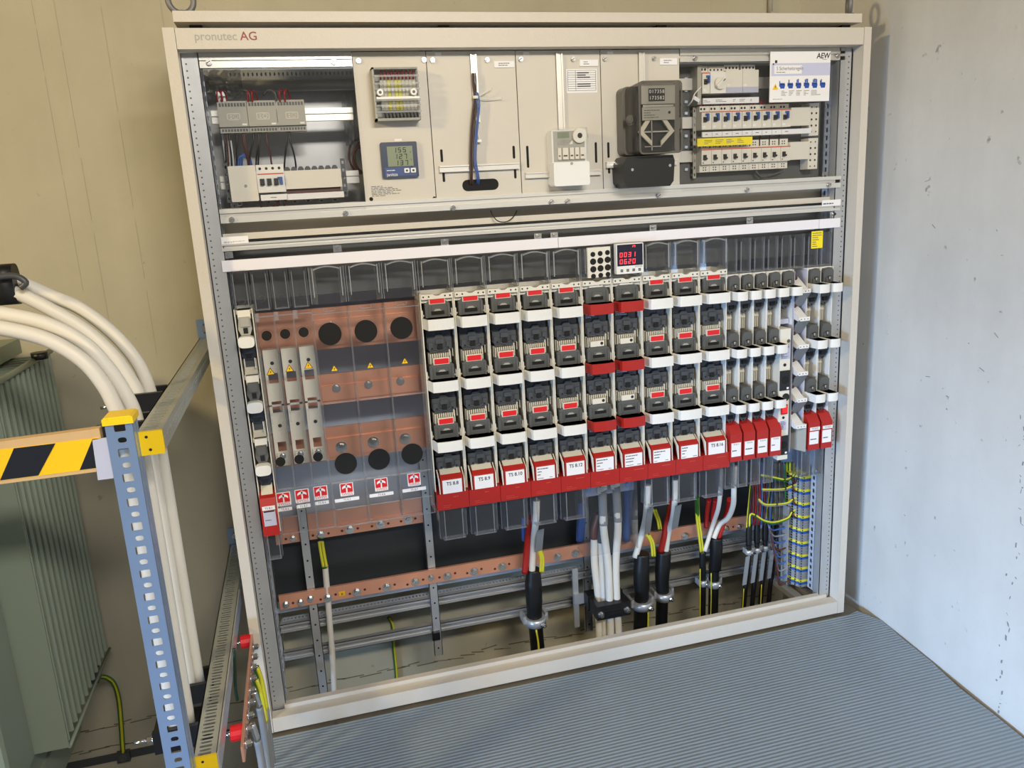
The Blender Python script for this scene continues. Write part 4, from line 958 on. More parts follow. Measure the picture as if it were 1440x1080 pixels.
# ------------------------------------------------------------------ narrow strips (50 mm) on the right
def narrow_strip(X, label, group='narrow fuse switch strips', phases=3, hz=(0,0,0), card=None, wh=.05, sidelabel=False):
    t = thing('fuse_switch_strip', label, 'fuse switch', (X+wh/2,.1,.64), group); p = wh
    zb = .64 if phases == 3 else 1.085
    hs = M()
    for a in (X+.0006, X+p-.0030): hs.box(a, a+.0024, .036, .140, zb, 1.268)
    hs.box(X+.003, X+p-.003, .137, .140, zb, 1.268)
    hs.box(X+.003, X+p-.003, .045, .137, 1.256, 1.268)
    hs.build('housing', MT['white'], t)
    M().box(X+.012, X+.036, .050, .062, 1.247, 1.266).build('top_clip', MT['beige'], t)
    for k in range(phases):
        z = ZH[k]+.001
        b = M().prism([(X+.007,z+.030), (X+.012,z+.043), (X+.036,z+.046), (X+.043,z+.036), (X+.043,z-.004), (X+.030,z-.010), (X+.007,z-.004)], .026, .080, 'y'); b.box(X+.012, X+.034, .020, .028, z-.002, z+.014)
        bo = b.build('fuse_carrier', MT['dgrey'], t)
        q = M().prism([(X+.018,z+.020), (X+.030,z+.020), (X+.026,z+.004), (X+.021,z+.004)], .0196, .0202, 'y'); q.build('grip_slot', MT['black'], bo)
        q = M().prism([(X+.0205,z+.017), (X+.0275,z+.017), (X+.0255,z+.008), (X+.0225,z+.008)], .0190, .0196, 'y'); q.build('symbol', MT['lgrey'], bo)
        bail(X+.0035, X+p-.0015, z-.029, z-.001, -.026, .036, .0035).build('handle', MT['white'], t)
        M().box(X+.011, X+.040, -.013, .040, z-.022, z-.003).build('handle_web', MT['dgrey'], t)
        l = M().prism([(X+.005,z-.028), (X+.044,z-.028), (X+.044,z-.050), (X+.038,z-.068), (X+.026,z-.082), (X+.012,z-.070), (X+.005,z-.066)], .044, .090, 'y'); l.box(X+.007, X+.042, .038, .046, z-.050, z-.032)
        lo = l.build('latch', MT['smoke'] if k % 2 else MT['mgrey'], t)
        q = M().box(X+.016, X+.032, .0370, .0446, z-.064, z-.050); q.cyl((X+.025,.0435,z-.074), (X+.025,.044,z-.074), .003, 8); q.build('catch', MT['hole'], lo)
        if k < 2 and phases == 3:
            r_ = M().box(X+.008, X+.042, .075, .095, z-.136, z-.07)
            for j in range(4): r_.box(X+.013+j*.0065, X+.0165+j*.0065, .064, .076, z-.134, z-.098)
            r_.prism([(.062,z-.098), (.076,z-.072), (.09,z-.072), (.09,z-.098)], X+.010, X+.038, 'x')
            r_.build('blade_shield', MT['beige'], t)
    if phases == 3:
        M().prism([(.080,.79), (.095,.79), (.095,.75), (.030,.750)], X+.008, X+.040, 'x').build('end_block', MT['beige'], t)
        rb = M().prism([(.046,.772), (.026,.768), (.004,.742), (.004,.646), (.09,.646), (.09,.772)], X+.0035, X+p-.0035, 'x'); rb.build('red_cover', MT['red'], t)
        ca = M().box(X+.007, X+.042, .0028, .004, .664 if not sidelabel else .667, .712).build('label_card', MT['paper'], t)
        m = M(); m.text(card or '', X+.0245, .0026, .7065, .0068) if card else None; m.lines(X+.010, X+.039, .680, .690, .0026, 1); m.build('lettering', MT['ink'], ca)
        if sidelabel:
            q = M().box(X+.008, X+.046, .0022, .004, .7165, .7275).build('number_tag', MT['paper'], t); M().text(sidelabel, X+.027, .002, .722, .0085).build('lettering', MT['ink'], q)
        shroud(X+.001, X+p-.001, .535, .645, t, 'lower_shroud', False, .045, .006)
    else:
        M().box(X+.006, X+.044, .050, .09, 1.088, 1.104).build('end_block', MT['gw'], t)
    sh = shroud(X+.0008, X+p-.0008, 1.272, 1.380, t, 'upper_shroud', False, .045, .006)
    return t
nl = ['narrow fuse strip beside the wide TS 8.16 strip', 'second narrow fuse strip from the wide TS 8.16 strip', 'third narrow fuse strip from the wide TS 8.16 strip', 'narrow fuse strip touching the cream socket column with the red switch']
for i in range(4): narrow_strip(1.5755+i*.0498, nl[i], card=['TS 8.17','TS 8.18','TS 8.19','TS 8.20'][i])
narrow_strip(1.5755+4*.0498, 'short single-phase narrow strip above the cream socket column', phases=1)
narrow_strip(1.8745, 'narrow fuse strip directly right of the opened strip with angled flaps', card=None, sidelabel='TS 8.22', wh=.0505)
narrow_strip(1.9250, 'narrow fuse strip furthest right, beside the right upright', card=None, sidelabel='TS 8.23', wh=.0495)
# cream column with sockets and red switch
X = 1.7675
t = thing('socket_column', 'narrow cream column with black round sockets and a lit red rocker switch', 'socket column', (X+.02,.05,.622))
M().rbox(X, X+.039, .018, .10, .622, 1.077, .0015).build('housing', MT['cream'], t)
a = M().box(X+.002, X+.037, .0172, .018, .975, 1.028).build('instruction_label', MT['gw'], t)
m = M().lines(X+.004, X+.034, .977, 1.012, .0170, 8, h=.45); m.box(X+.004, X+.034, .0170, .0172, 1.014, 1.0165); m.text('pronutec', X+.019, .0172, 1.0215, .0072); m.build('print', MT['print_'], a)
M().cyl((X+.031,.0165,1.035), (X+.031,.018,1.035), .006, 12).build('screw', MT['dgrey'], t)
for z, r_ in ((.955,.0055),(.772,.0048),): M().cyl((X+.019,.0168,z), (X+.019,.018,z), r_, 14).build('hole', MT['ink'], t)
M().cyl((X+.026,.0165,.843), (X+.026,.018,.843), .0135, 20).build('black_button', MT['ink'], t)
for z0 in (.868,.640):
    o = M().box(X+.001, X+.038, .014, .018, z0, z0+.068).build('socket', MT['black'], t); M().cyl((X+.020,.0135,z0+.036), (X+.020,.014,z0+.036), .014, 18).build('socket_hole', MT['hole'], o)
    M().box(X+.026, X+.034, .0136, .014, z0+.004, z0+.0105).build('tag', MT['paper'], o)
o = M().box(X+.008, X+.031, .012, .018, .785, .819).build('rocker_switch', MT['red'], t); M().box(X+.011, X+.028, .0105, .012, .791, .813).build('rocker', MT['lamp'], o)
o = M().box(X+.006, X+.032, .0174, .018, .728, .762).build('rating_label', MT['lilac'], t); M().lines(X+.008, X+.030, .730, .760, .0172, 6, h=.5).build('print', MT['print_'], o)
# opened narrow strip
X = 1.8215
t = thing('open_fuse_strip', 'opened narrow fuse strip with angled white and grey flaps and red fuse ends', 'fuse switch', (X+.025,.1,.64))
hs = M(); hs.box(X+.0006, X+.003, .030, .14, .64, 1.262); hs.box(X+.0485, X+.0515, .036, .14, .64, 1.262); hs.box(X+.003, X+.0485, .125, .128, .64, 1.262)
hs.build('housing', MT['gw'], t)
for k in range(6):
    z = 1.232-.0925*k
    b = M().prism([(.125,z+.030), (.06,z+.006), (.004,z-.028), (.010,z-.040), (.125,z-.014)], X+.004, X+.036, 'x'); b.box(X+.010, X+.046, .004, .02, z-.040, z-.027)
    bo = b.build('contact_arm', MT['white'], t); q = M()
    for u in (.014,.026,.038): q.cyl((X+u,.0035,z-.034), (X+u,.004,z-.034), .002, 8)
    q.build('screw', MT['print_'], bo)
    M().cyl((X+.012,.045,z+.004), (X+.014,.055,z+.012), .010, 14).build('fuse_end', MT['brown'], t)
    if k < 5:
        g = M().prism([(.004,z-.040), (.010,z-.036), (.058,z-.086), (.050,z-.090)], X+.008, X+.0465, 'x'); g.build('flap', MT['flap'], t)
g = M().prism([(X+.004,.110), (X+.0475,.006), (X+.0500,.008), (X+.0065,.112)], .642, .742, 'z'); g.build('side_flap', MT['lgrey'], t)
shroud(X+.0008, X+.0516, 1.272, 1.380, t, 'upper_shroud', False, .045, .006)
# yellow sticker on the shrouds at the right
a = rect((1141,337),(1157,336),(1149,325),(1149,349),.043)
o = M().box(a[0], a[1], .0428, .0436, a[3], a[2]).build('yellow_sticker', MT['ycard']); tag(o, 'small yellow printed sticker on the clear shrouds near the right upright', 'sticker')
M().lines(a[0]+.004, a[1]-.004, a[3]+.003, a[2]-.003, .0426, 7, h=.35).build('print', MT['print_'], o)
# ------------------------------------------------------------------ narrow strip at the far left
X = .0745
t = thing('fuse_switch_strip', 'narrow fuse strip furthest left, with oval handles and red card TS 8.1', 'fuse switch', (X+.024,.1,.63), 'narrow fuse switch strips')
hs = M()
for a in (X, X+.0465): hs.box(a, a+.0024, .036, .140, .632, 1.290)
hs.box(X+.003, X+.047, .137, .140, .632, 1.290); hs.build('housing', MT['cream'], t)
for k, z in enumerate(ZH):
    z -= .002
    b = M().box(X+.008, X+.042, .040, .10, z+.046, z+.070); b.box(X+.004, X+.045, .050, .08, z+.058, z+.070); b.build('upper_block', MT['cream'], t)
    b = M().prism([(X+.010,z+.052), (X+.040,z+.052), (X+.042,z+.018), (X+.036,z+.002), (X+.012,z+.002), (X+.006,z+.018)], .034, .085, 'y'); b.box(X+.013, X+.037, .028, .036, z+.026, z+.050)
    bo = b.build('fuse_carrier', MT['dgrey' if k else 'lgrey'], t)
    q = M().box(X+.019, X+.031, .0325, .0345, z+.006, z+.022); q.build('catch', MT['black'], bo)
    hd = M(); n = 14; ov = [(X+.024+.0215*math.copysign(abs(math.cos(q_))**.55,math.cos(q_)), z-.0145+.0155*math.copysign(abs(math.sin(q_))**.7,math.sin(q_))) for q_ in [2*PI*j/24 for j in range(24)]]
    hd.prism(ov, .006, .034, 'y'); hd.build('handle', MT['white'], t)
    l = M().prism([(X+.005,z-.026), (X+.043,z-.026), (X+.043,z-.060), (X+.036,z-.072), (X+.012,z-.072), (X+.005,z-.060)], .050, .095, 'y'); l.box(X+.010, X+.038, .044, .052, z-.052, z-.036)
    lo = l.build('latch', MT['smoke'], t); M().box(X+.017, X+.031, .0425, .0445, z-.062, z-.052).build('catch', MT['hole'], lo)
    if k < 2:
        b = M().box(X+.006, X+.042, .062, .10, z-.115, z-.070); b.build('blade_shield', MT['beige'], t)
        [M().box(X+u, X+u+.002, .045, .060, z-.095, z-.066).build('side_clip', MT['white'], t) for u in (.009,.037)]
        M().box(X+.010, X+.038, .055, .064, z-.090, z-.072).build('shutter', MT['mgrey'], t)
M().prism([(.06,.776), (.09,.776), (.09,.750), (.030,.752)], X+.008, X+.040, 'x').build('end_block', MT['beige'], t)
M().prism([(.044,.756), (.014,.747), (.006,.722), (.006,.634), (.09,.634), (.09,.756)], X+.002, X+.046, 'x').build('red_cover', MT['red'], t)
o = M().box(X+.007, X+.043, .004, .0055, .7135, .7255).build('number_tag', MT['paper'], t); M().text('TS 8.1', X+.025, .0038, .7195, .0085).build('lettering', MT['ink'], o)
o = M().box(X+.008, X+.042, .0045, .006, .665, .711).build('label_card', MT['gw'], t); m = M().lines(X+.012, X+.038, .680, .686, .0043, 1); m.box(X+.010, X+.040, .0043, .0045, .707, .711); m.build('lettering', MT['ink'], o)
shroud(X+.001, X+.047, .545, .632, t, 'lower_shroud', False, .040, .006)
def ring(m, x, y, z, r): m.tube([(x+r*math.cos(q), y, z+r*math.sin(q)) for q in [2*PI*j/20 for j in range(20)]], .0009, 6, 1, closed=True)
so = shroud(X+.001, X+.049, 1.296, 1.396, t, 'upper_shroud', False, .040, .006); m = M(); ring(m, X+.025, .038, 1.312, .0085); m.build('ring', MT['clear'], so)
# ------------------------------------------------------------------ clear reserve covers
swiss = lambda: None
def sticker(parent, xc, z0, w, y, num, nx0, nx1, nz):
    h = w*1.02; s_ = M().rbox(xc-w/2, xc+w/2, y-.0006, y, z0, z0+h, .002); so = s_.build('swiss_sticker', MT['paper'], parent, label='white sticker with red emblem')
    M().box(xc-w*.44, xc+w*.44, y-.0009, y-.0006, z0+h*.27, z0+h*.95).build('emblem_field', MT['rcard'], so)
    m = M(); n = 10; cz = z0+h*.62
    arc = [(xc+w*.33*math.cos(PI*i/n), cz+h*.22*math.sin(PI*i/n)) for i in range(n+1)]; arc2 = [(xc+w*.30*math.cos(PI*i/n), cz-.004+h*.13*math.sin(PI*i/n)) for i in range(n,-1,-1)]
    m.prism(arc+arc2, y-.0012, y-.0009, 'y'); m.box(xc-w*.05, xc+w*.05, y-.0012, y-.0009, z0+h*.27, z0+h*.9); m.build('emblem', MT['paper'], so)
    M().text('SWISS', xc, y-.0006, z0+h*.135, w*.31).build('lettering', MT['rcard'], so)
    o = M().box(nx0, nx1, y-.0006, y, nz, nz+.0105).build('number_tag', MT['paper'], parent); M().text(num, (nx0+nx1)/2, y-.0006, nz+.005, .0088).build('lettering', MT['print_'], o)
def triangle(parent, x, z, y, s_=.012):
    o = M().prism([(x-s_,z), (x+s_,z), (x,z+s_*1.75)], y-.0005, y, 'y').build('warning_triangle', MT['ink'], parent)
    M().prism([(x-s_*.82,z+.001), (x+s_*.82,z+.001), (x,z+s_*1.5)], y-.0008, y-.0005, 'y').build('yellow_field', MT['tapey'], o)
    M().prism([(x+.0015,z+s_*1.15), (x-.002,z+s_*.6), (x+.0002,z+s_*.6), (x-.001,z+.0025), (x+.0025,z+s_*.75), (x+.0004,z+s_*.75)], y-.0011, y-.0008, 'y').build('bolt_symbol', MT['ink'], o)
def hollow(x0, x1, y0, y1, z0, z1, t=.0022, m=None):
    m = m or M(); global RIM; RIM = M(); [RIM.box(a, a+.0016, y0-.0008, y0+.003, z0, z1) for a in (x0, x1-.0016)]; RIM.box(x0, x1, y0-.0008, y0+.002, z0, z0+.002); m.box(x0, x1, y0, y0+t, z0, z1); m.box(x0, x0+t, y0+t, y1, z0, z1); m.box(x1-t, x1, y0+t, y1, z0, z1); return m
nb = ['left one of the three narrow clear reserve covers, tagged TS 8.2', 'middle one of the three narrow clear reserve covers, tagged TS 8.3', 'right one of the three narrow clear reserve covers, tagged TS 8.4']
for i in range(3):
    X = .1265+.0515*i; p = .0505; y = .045
    t = thing('reserve_cover', nb[i], 'cover', (X+p/2,.1,.63), 'narrow clear reserve covers')
    m = hollow(X, X+p, y, y+.07, .615, 1.268); RIM.box(X, X+p, y-.003, y, 1.262, 1.266); RIM.box(X+.004, X+p-.004, y-.004, y, .755, .759); RIM.box(X, X+.012, y-.006, y, 1.25, 1.275)
    RIM.box(X+.010, X+p-.010, y-.003, y, 1.005, 1.008); RIM.box(X+.010, X+.0125, y-.003, y, .955, 1.005); RIM.box(X+p-.0125, X+p-.010, y-.003, y, .955, 1.005)
    RIM.build('rim', MT['rimd'], m.build('clear_cover', MT['clear'], t))
    c1, c2 = (at(375+26*i,472-2.5*i,y), at(394.5+26.3*i,649-3.5*i,y))
    for c in (c1, c2):
        o = M().cyl((c.x,y-.004,c.z), (c.x,y-.0005,c.z), .0138, 24).build('round_plug', MT['hole'], t); mm = M(); ring(mm, c.x, y-.001, c.z, .018); mm.build('plug_rim', MT['clear'], o)
    yb = .13; b = M()
    zs = [(1.165,1.110,0,0),(1.110,1.075,0,0)]
    b.box(X+.004, X+p-.003, yb, yb+.006, 1.085, 1.155); b.box(X+.004, X+.012, yb, yb+.006, 1.055, 1.085); b.box(X+p-.011, X+p-.003, yb, yb+.006, 1.055, 1.085)
    b.box(X+.004, X+p-.003, yb, yb+.006, 1.000, 1.055); b.box(X+.004, X+.012, yb, yb+.006, .965, 1.0); b.box(X+p-.011, X+p-.003, yb, yb+.006, .965, 1.0); b.box(X+.004, X+p-.003, yb, yb+.006, .985, .990)
    b.box(X+.004, X+p-.003, yb, yb+.006, .875, .965); b.box(X+.004, X+.014, yb, yb+.006, .845, .875); b.box(X+p-.012, X+p-.003, yb, yb+.006, .845, .875); b.box(X+.004, X+p-.003, yb, yb+.006, .800, .845)
    b.box(X+.004, X+p-.003, yb+.006, yb+.03, 1.148, 1.155); b.box(X+.010, X+p-.010, yb-.012, yb, .815, .842)
    bo = b.build('base_plate', MT['plate'], t); q = M()
    for z in (1.115,.925): q.cyl((X+p/2+.002,yb-.0006,z), (X+p/2+.002,yb,z), .0055, 12)
    q.build('hole', MT['ink'], bo)
    M().hexbolt((X+p/2,yb-.012,.834), (0,-1,0), .0065, .008).build('terminal_bolt', MT['steel'], t)
    c = at(381+26.5*i,527-4.5*i,y); triangle(t, c.x, c.z, y)
    a = at(400+26*i,711-4.5*i,y); sticker(t, a.x, a.z, .0405, y, 'TS 8.%d' % (2+i), a.x-.0195, a.x+.0205, a.z-.0165)
    so = shroud(X+.0005, X+p-.0005, 1.282, 1.392, t, 'upper_shroud', False, .040, .006); m = M(); ring(m, X+.026, .038, 1.314, .0085); m.build('ring', MT['clear'], so)
wb_ = ['left one of the three wide clear reserve covers, tagged TS 8.5', 'middle one of the three wide clear reserve covers, tagged TS 8.6', 'right one of the three wide clear reserve covers, tagged TS 8.7']
for i in range(3):
    X = .2815+.1012*i; p = .1002; y = .045
    t = thing('reserve_cover', wb_[i], 'cover', (X+p/2,.1,.63), 'wide clear reserve covers')
    m = hollow(X, X+p, y, y+.08, .612, 1.270); RIM.box(X, X+p, y-.003, y, .752, .757); RIM.box(X+.006, X+p-.006, y-.002, y, .995, .998); RIM.box(X+.006, X+p-.006, y-.002, y, .668, .671)
    RIM.box(X+.030, X+.065, y-.006, y, 1.262, 1.266); RIM.box(X+.030, X+.033, y-.006, y, 1.262, 1.272); RIM.box(X+.062, X+.065, y-.006, y, 1.262, 1.272); RIM.box(X, X+p, y-.002, y, 1.256, 1.259)
    RIM.build('rim', MT['rimd'], m.build('clear_cover', MT['clear'], t))
    for (px, py) in (((464,469.5),(514.5,465.5),(564.5,461))[i], ((486.3,651.5),(533,645.5),(579.5,638))[i]):
        c = at(px, py, y); o = M().cyl((c.x,y-.004,c.z), (c.x,y-.0005,c.z), .0325, 36).build('round_plug', MT['hole'], t); mm = M(); ring(mm, c.x, y-.001, c.z, .0355); mm.build('plug_rim', MT['clear'], o)
    c = at((470.5,521,569.5)[i],(522,517.5,511.5)[i],y); triangle(t, c.x, c.z, y, .011)
    q = at((488.5,537,583)[i],(697,690,683)[i],y); sticker(t, q.x, q.z, .0395, y, 'TS 8.%d' % (5+i), q.x-.038, q.x+.034, q.z-.017)
    shroud(X, X+p, 1.286, 1.388, t, 'upper_shroud')
# ------------------------------------------------------------------ busbars
def busbar(name, label, px_t, px_b, y, x0, x1, th=.01, group='copper busbars behind the clear reserve covers'):
    z1, z0 = at(*px_t,y).z, at(*px_b,y).z
    t = thing(name, label, 'busbar', ((x0+x1)/2,y,z0), group)
    M().box(x0, x1, y, y+th, z0, z1).build('bar', MT['copper'], t); return t, z0, z1
for k, (tp, bt, lab) in enumerate((((500,429),(500,487),'uppermost of the three copper busbars behind the clear reserve covers'), ((510,521),(510,563),'middle of the three copper busbars behind the clear reserve covers'), ((520,594),(520,640),'lowest of the three copper busbars behind the clear reserve covers'))):
    t, z0, z1 = busbar('copper_busbar', lab, tp, bt, .19, .10, 1.86)
    m = M(); m.box(.284, .582, .182, .19, z0+.012, z1-.035); m.build('cover_bar', MT['copper'], t)
    if k:
        for px, py in (((473,546),(518,541),(563,536)) if k == 1 else ((480,629),(525,622),(570,617))):
            c = at(px,py,.18); M().hexbolt((c.x,.182,c.z), (0,-1,0), .0125 if k > 1 else .009, .012).build('bolt', MT['steel'], t)
t, z0, z1 = busbar('earth_busbar', 'upper of the two drilled copper bars across the open bottom', (400,749), (400,765), .352, .085, .585, .01, 'drilled copper bars of the open bottom')
def bolts(t, pts, y, r=.0105):
    for px, py, *s_ in pts:
        c = at(px,py,y); M().hexbolt((c.x,y,c.z), (0,-1,0), r*(s_[0] if s_ else 1), .012).build('bolt', MT['steel'], t)
def drill(t, pts, y):
    for px, py in pts: c = at(px,py,y); M().cyl((c.x,y-.0005,c.z), (c.x,y,c.z), .0045, 10).build('drilled_hole', MT['brown'], t)
bolts(t, ((412,757,.7),(451,752),(492,744.5),(535,737.5),(574,731)), .352)
drill(t, ((402,758),(440,753),(462,750),(481,746.5),(503,743),(523,740),(546,736),(564,733),(584,729)), .352)
M().box(.085, .585, .358, .365, z0+.01, z1+.05).build('back_bar', MT['copper'], t)
t = thing('earth_busbar', 'lower drilled copper bar running the whole width of the open bottom', 'busbar', (.95,.32,.255), 'drilled copper bars of the open bottom')
zt = at(393.6,838,.32).z; zb = at(393.6,858,.32).z
M().box(.072, 1.84, .32, .33, zb, zt).build('bar', MT['copper'], t)
bolts(t, ((402,850,.8),(422.5,847,.8),(436.5,842,.8),(461,841),(502,832.5),(544,825.5),(584,818),(606,812,.75),(629,810),(666.5,803.5),(706,796.5),(784,783),(809,778),(963,753.5),(1021,742.5,.8),(1039,740,.6)), .32)
drill(t, ((412,848),(451,843),(472,836),(492,835),(513,829),(534,828),(555,822),(573,822),(595,815),(618,812),(640,806),(657,806),(677,800),(696,800),(716,793),(1031,741)), .32)
c = at(481,835,.318); o = M().box(c.x-.010, c.x+.010, .3185, .32, c.z-.008, c.z+.008).build('earth_sign', MT['tapey'], t); M().text('x', c.x, .3184, c.z, .018).build('symbol', MT['ink'], o)
# ------------------------------------------------------------------ cables in the open bottom
def A(px, py, y): return at(px, py, y)
def cable(t, name, pts, r, material, y, sub=6, n=12): 
    P_ = [A(p[0], p[1], y+(p[2] if len(p) > 2 else 0)) for p in pts]; return M().tube(P_, r, n, sub).build(name, MT[material], t)
def clampring(t, px, py, y, r, h=.030, tilt=.15):
    c = A(px, py, y); m = M(); N = 24
    for a, b in ((r*1.02, r*1.12),):
        pts = []
        for k in range(N+1):
            q = 2*PI*k/N; pts.append((math.cos(q), math.sin(q)))
        o_ = [(c.x+b*p[0], c.y+b*p[1]) for p in pts[:-1]]
        m.prism(o_, c.z-h/2, c.z+h/2, 'z', True)
    m.box(c.x-r*1.35, c.x-r*1.05, c.y-.006, c.y+r*1.2, c.z-h*.2, c.z+h*.8); m.box(c.x+r*1.05, c.x+r*1.35, c.y-.006, c.y+r*1.2, c.z-h*.2, c.z+h*.8)
    o = m.build('saddle_clamp', MT['galv'], t)
    M().hexbolt((c.x+r*.5, c.y-r*1.1, c.z-h*.1), (.3,-1,0), r*.22, r*.35).build('clamp_screw', MT['steel'], o)
def big_cable(label, px, pts_core, boot, tail, y, r, cores, clamp_at):
    t = thing('power_cable', label, 'cable', A(*boot[-1][:2], y), 'black power cables of the open bottom')
    cable(t, 'sheath', tail, r*.86, 'bcable', y)
    B = [A(p[0],p[1],y) for p in boot]; rr = [p[2] for p in boot]
    def rad(u):
        f = u*(len(rr)-1); i = min(int(f), len(rr)-2); return rr[i]+(rr[i+1]-rr[i])*(f-i)
    M().tube(B, rad, 16, 6).build('boot', MT['bcable'], t)
    for nm, pts, rad_, mt_, dy in cores: cable(t, nm, pts, rad_, mt_, y+dy)
    clampring(t, *clamp_at[:2], y, clamp_at[2])
    return t
YB2 = .27
def stripe(t, pts, y, w=.0035):
    cable(t, 'yellow_stripe', pts, w, 'ywire', y, 4, 8)
def earth(t, pts, y, r=.0085):
    o = cable(t, 'earth_core', pts, r, 'green', y)
    for dx in (-1.6,1.8): cable(o, 'yellow_stripe', [(p[0]+dx*.9,p[1]) for p in pts], r*.62, 'ywire', y-r*.55, 6, 8)
t = big_cable('thick black cable with red and white cores, left of the clamped white bundle', 752, None,
   [(750,800,.024),(750,822,.031),(751,845,.030),(752,868,.026)], [(752,860),(754,890),(757,925),(758,960)], .24, .030,
   [('white_core', [(754.5,703,-.13),(754,725,-.12),(752.5,742,-.08),(750,765,-.01),(748,808,-.01)], .0115, 'cable', 0),
    ('red_core', [(745,728,-.06),(744,742,-.03),(741,770),(738,806)], .0115, 'red', 0)], (753,872,.034))
earth(t, [(758,772),(762,785),(761.5,804)], .225)
cable(t, 'blue_core', [(737,728),(736,745),(737,760)], .008, 'bwire', .27)
stripe(t, [(754,886),(757,905),(758,925)], .205)
a_, b_ = A(757,746,.155), A(755,776,.21)
M().obox((b_.x-.006,b_.y,b_.z), (.026,0,.003), (0,.003,0), (a_.x-b_.x+.001,a_.y-b_.y,a_.z-b_.z)).build('marker_sleeve', MT['gcable'], t)
t = big_cable('thick black cable with white core, grey tag and earth core right of the clamped bundle', 903, None,
   [(903,778,.026),(902,800,.030),(902,822,.029),(903,842,.026)], [(902,835),(901,865),(900,895),(900,930)], .24, .030,
   [('white_core', [(911,682,-.13),(910,706,-.12),(908,728,-.05),(903,750),(893,784)], .0115, 'cable', 0)], (903,849,.034))
earth(t, [(911,752),(917,763),(919,782)], .225, .0075); earth(t, [(920,716),(926,732),(928,744)], .28, .007)
stripe(t, [(911.5,858),(911.5,875),(911,890)], .215)
a_, b_ = A(905,714,.13), A(905,748,.21)
M().obox((b_.x-.004,b_.y-.02,b_.z), (.022,0,.006), (0,.003,0), (a_.x-b_.x+.010,a_.y-b_.y,a_.z-b_.z)).build('marker_sleeve', MT['gcable'], t)
t = big_cable('thick black cable with red core and grey tag, second right of the clamped bundle', 932, None,
   [(933,775,.028),(932,795,.029),(931,815,.026),(932,832,.024)], [(932,825),(931,850),(930,885),(930,920)], .27, .027,
   [('white_core', [(949.5,674,-.15),(949,704,-.14),(946,728,-.05),(940,750),(936.5,776)], .0105, 'cable', 0),
    ('red_core', [(944,705,-.08),(941,720,-.02),(936,745),(929,776)], .011, 'red', 0)], (933,837,.030))
a_, b_ = A(944,710,.14), A(942,742,.23)
M().obox((b_.x-.002,b_.y-.02,b_.z), (.024,0,.005), (0,.003,0), (a_.x-b_.x+.008,a_.y-b_.y,a_.z-b_.z)).build('marker_sleeve', MT['gcable'], t)
t = thing('power_cable', 'thin black cable with a long yellow-green core, third right of the clamped bundle', 'cable', A(988,868,.28), 'black power cables of the open bottom')
cable(t, 'sheath', [(988,775),(988,800),(988,840),(987,890)], .013, 'bcable', .28); earth(t, [(980,700,-.05),(981,725),(984,750),(987,776)], .27, .0075)
cable(t, 'white_core', [(1014,660,-.16),(1013,690,-.15),(1010,715,-.09),(1002,740),(991,775)], .008, 'cable', .26); clampring(t, 988, 819, .28, .016, .024); stripe(t, [(984.5,800),(984.5,840),(984,880)], .262, .0022)
t = thing('power_cable', 'medium black cable with white and red cores, fourth right of the clamped bundle', 'cable', A(1004,868,.28), 'black power cables of the open bottom')
cable(t, 'sheath', [(1005,780),(1004,810),(1003,850),(1002,890)], .020, 'bcable', .28); M().tube([A(1007,756,.27),A(1007,775,.27),A(1005,800,.28)], .024, 14, 6).build('boot', MT['bcable'], t)
cable(t, 'white_core', [(1033,655,-.18),(1032,690,-.17),(1031,710,-.12),(1024,728,-.05),(1012,738),(1004,757)], .0095, 'cable', .26)
cable(t, 'red_core', [(1026,702,-.05),(1022,722),(1014,745),(1010,758)], .010, 'red', .27); clampring(t, 1004, 820, .28, .023, .026); stripe(t, [(1000,806),(1000,840),(999,875)], .258, .002)
for px in (997,1006):
    cable(t, 'red_core', [(px,703,-.04),(px-3,722),(px-4,742)], .009, 'red', .29)
# white bundle with lugs, its guard and cleat
bdl = [((843,722),(836,745),(836,790),(841,838),(843,900)), ((851,722),(846,750),(847,790),(849,838),(852,898)), ((847,688,-.03),(848,720),(849,745),(855,795),(857,838),(859,897)), ((866,682,-.03),(868,715),(869,745),(866,790),(867,836),(870,894)), ((858,724),(858,760),(860,800),(862,838),(864,896))]
bl = ['leftmost white cable of the clamped white bundle','second white cable from the left in the clamped white bundle','middle white cable with lug and grey sleeve in the clamped bundle','right front white cable with lug and grey sleeve in the clamped bundle','white cable at the back between both lugged cables of the clamped bundle']
for k, pts in enumerate(bdl):
    y = (.245,.23,.20,.20,.26)[k]; t = thing('white_power_cable', bl[k], 'cable', A(pts[-1][0],pts[-1][1],y), 'white cables of the clamped bundle')
    cable(t, 'sheath', pts[1 if k < 2 or k == 4 else 1:], .0135, 'cable', y)
    cable(t, 'shrink_sleeve', [pts[0][:2]+((-.03,) if k in (2,3) else ()), pts[1][:2], (pts[1][0]+(1 if k in (2,3) else 0), pts[1][1]+(18 if k > 1 else 12))], .0152, 'gcable' if k in (2,3) else ('brown' if k == 0 else 'mgrey'), y)
    if k in (2,3):
        c = A(pts[0][0]-1, pts[0][1]+1, y-.035); M().rbox(c.x-.018, c.x+.018, c.y-.004, c.y+.003, c.z-.012, c.z+.028, .008).build('lug', MT['steel'], t)
        M().hexbolt((c.x,c.y-.004,c.z+.012), (0,-1,0), .0115, .014).build('bolt', MT['steel'], t)
t = thing('connection_plate', 'grey steel connection plate with bolts under the red-handled strips', 'plate', A(856,680,.17))
a = rect((821,688),(891,680),(856,676),(856,694),.172); M().box(a[0], a[1], .172, .178, a[3], a[2]).build('plate', MT['gw'], t)
for px, py in ((826,688),(883,680)): c = A(px,py,.172); M().hexbolt((c.x,.172,c.z), (0,-1,0), .010, .010).build('bolt', MT['strut_sky_sheen'], t)
a = rect((821,740),(897,730),(850,684),(856,778),.10)
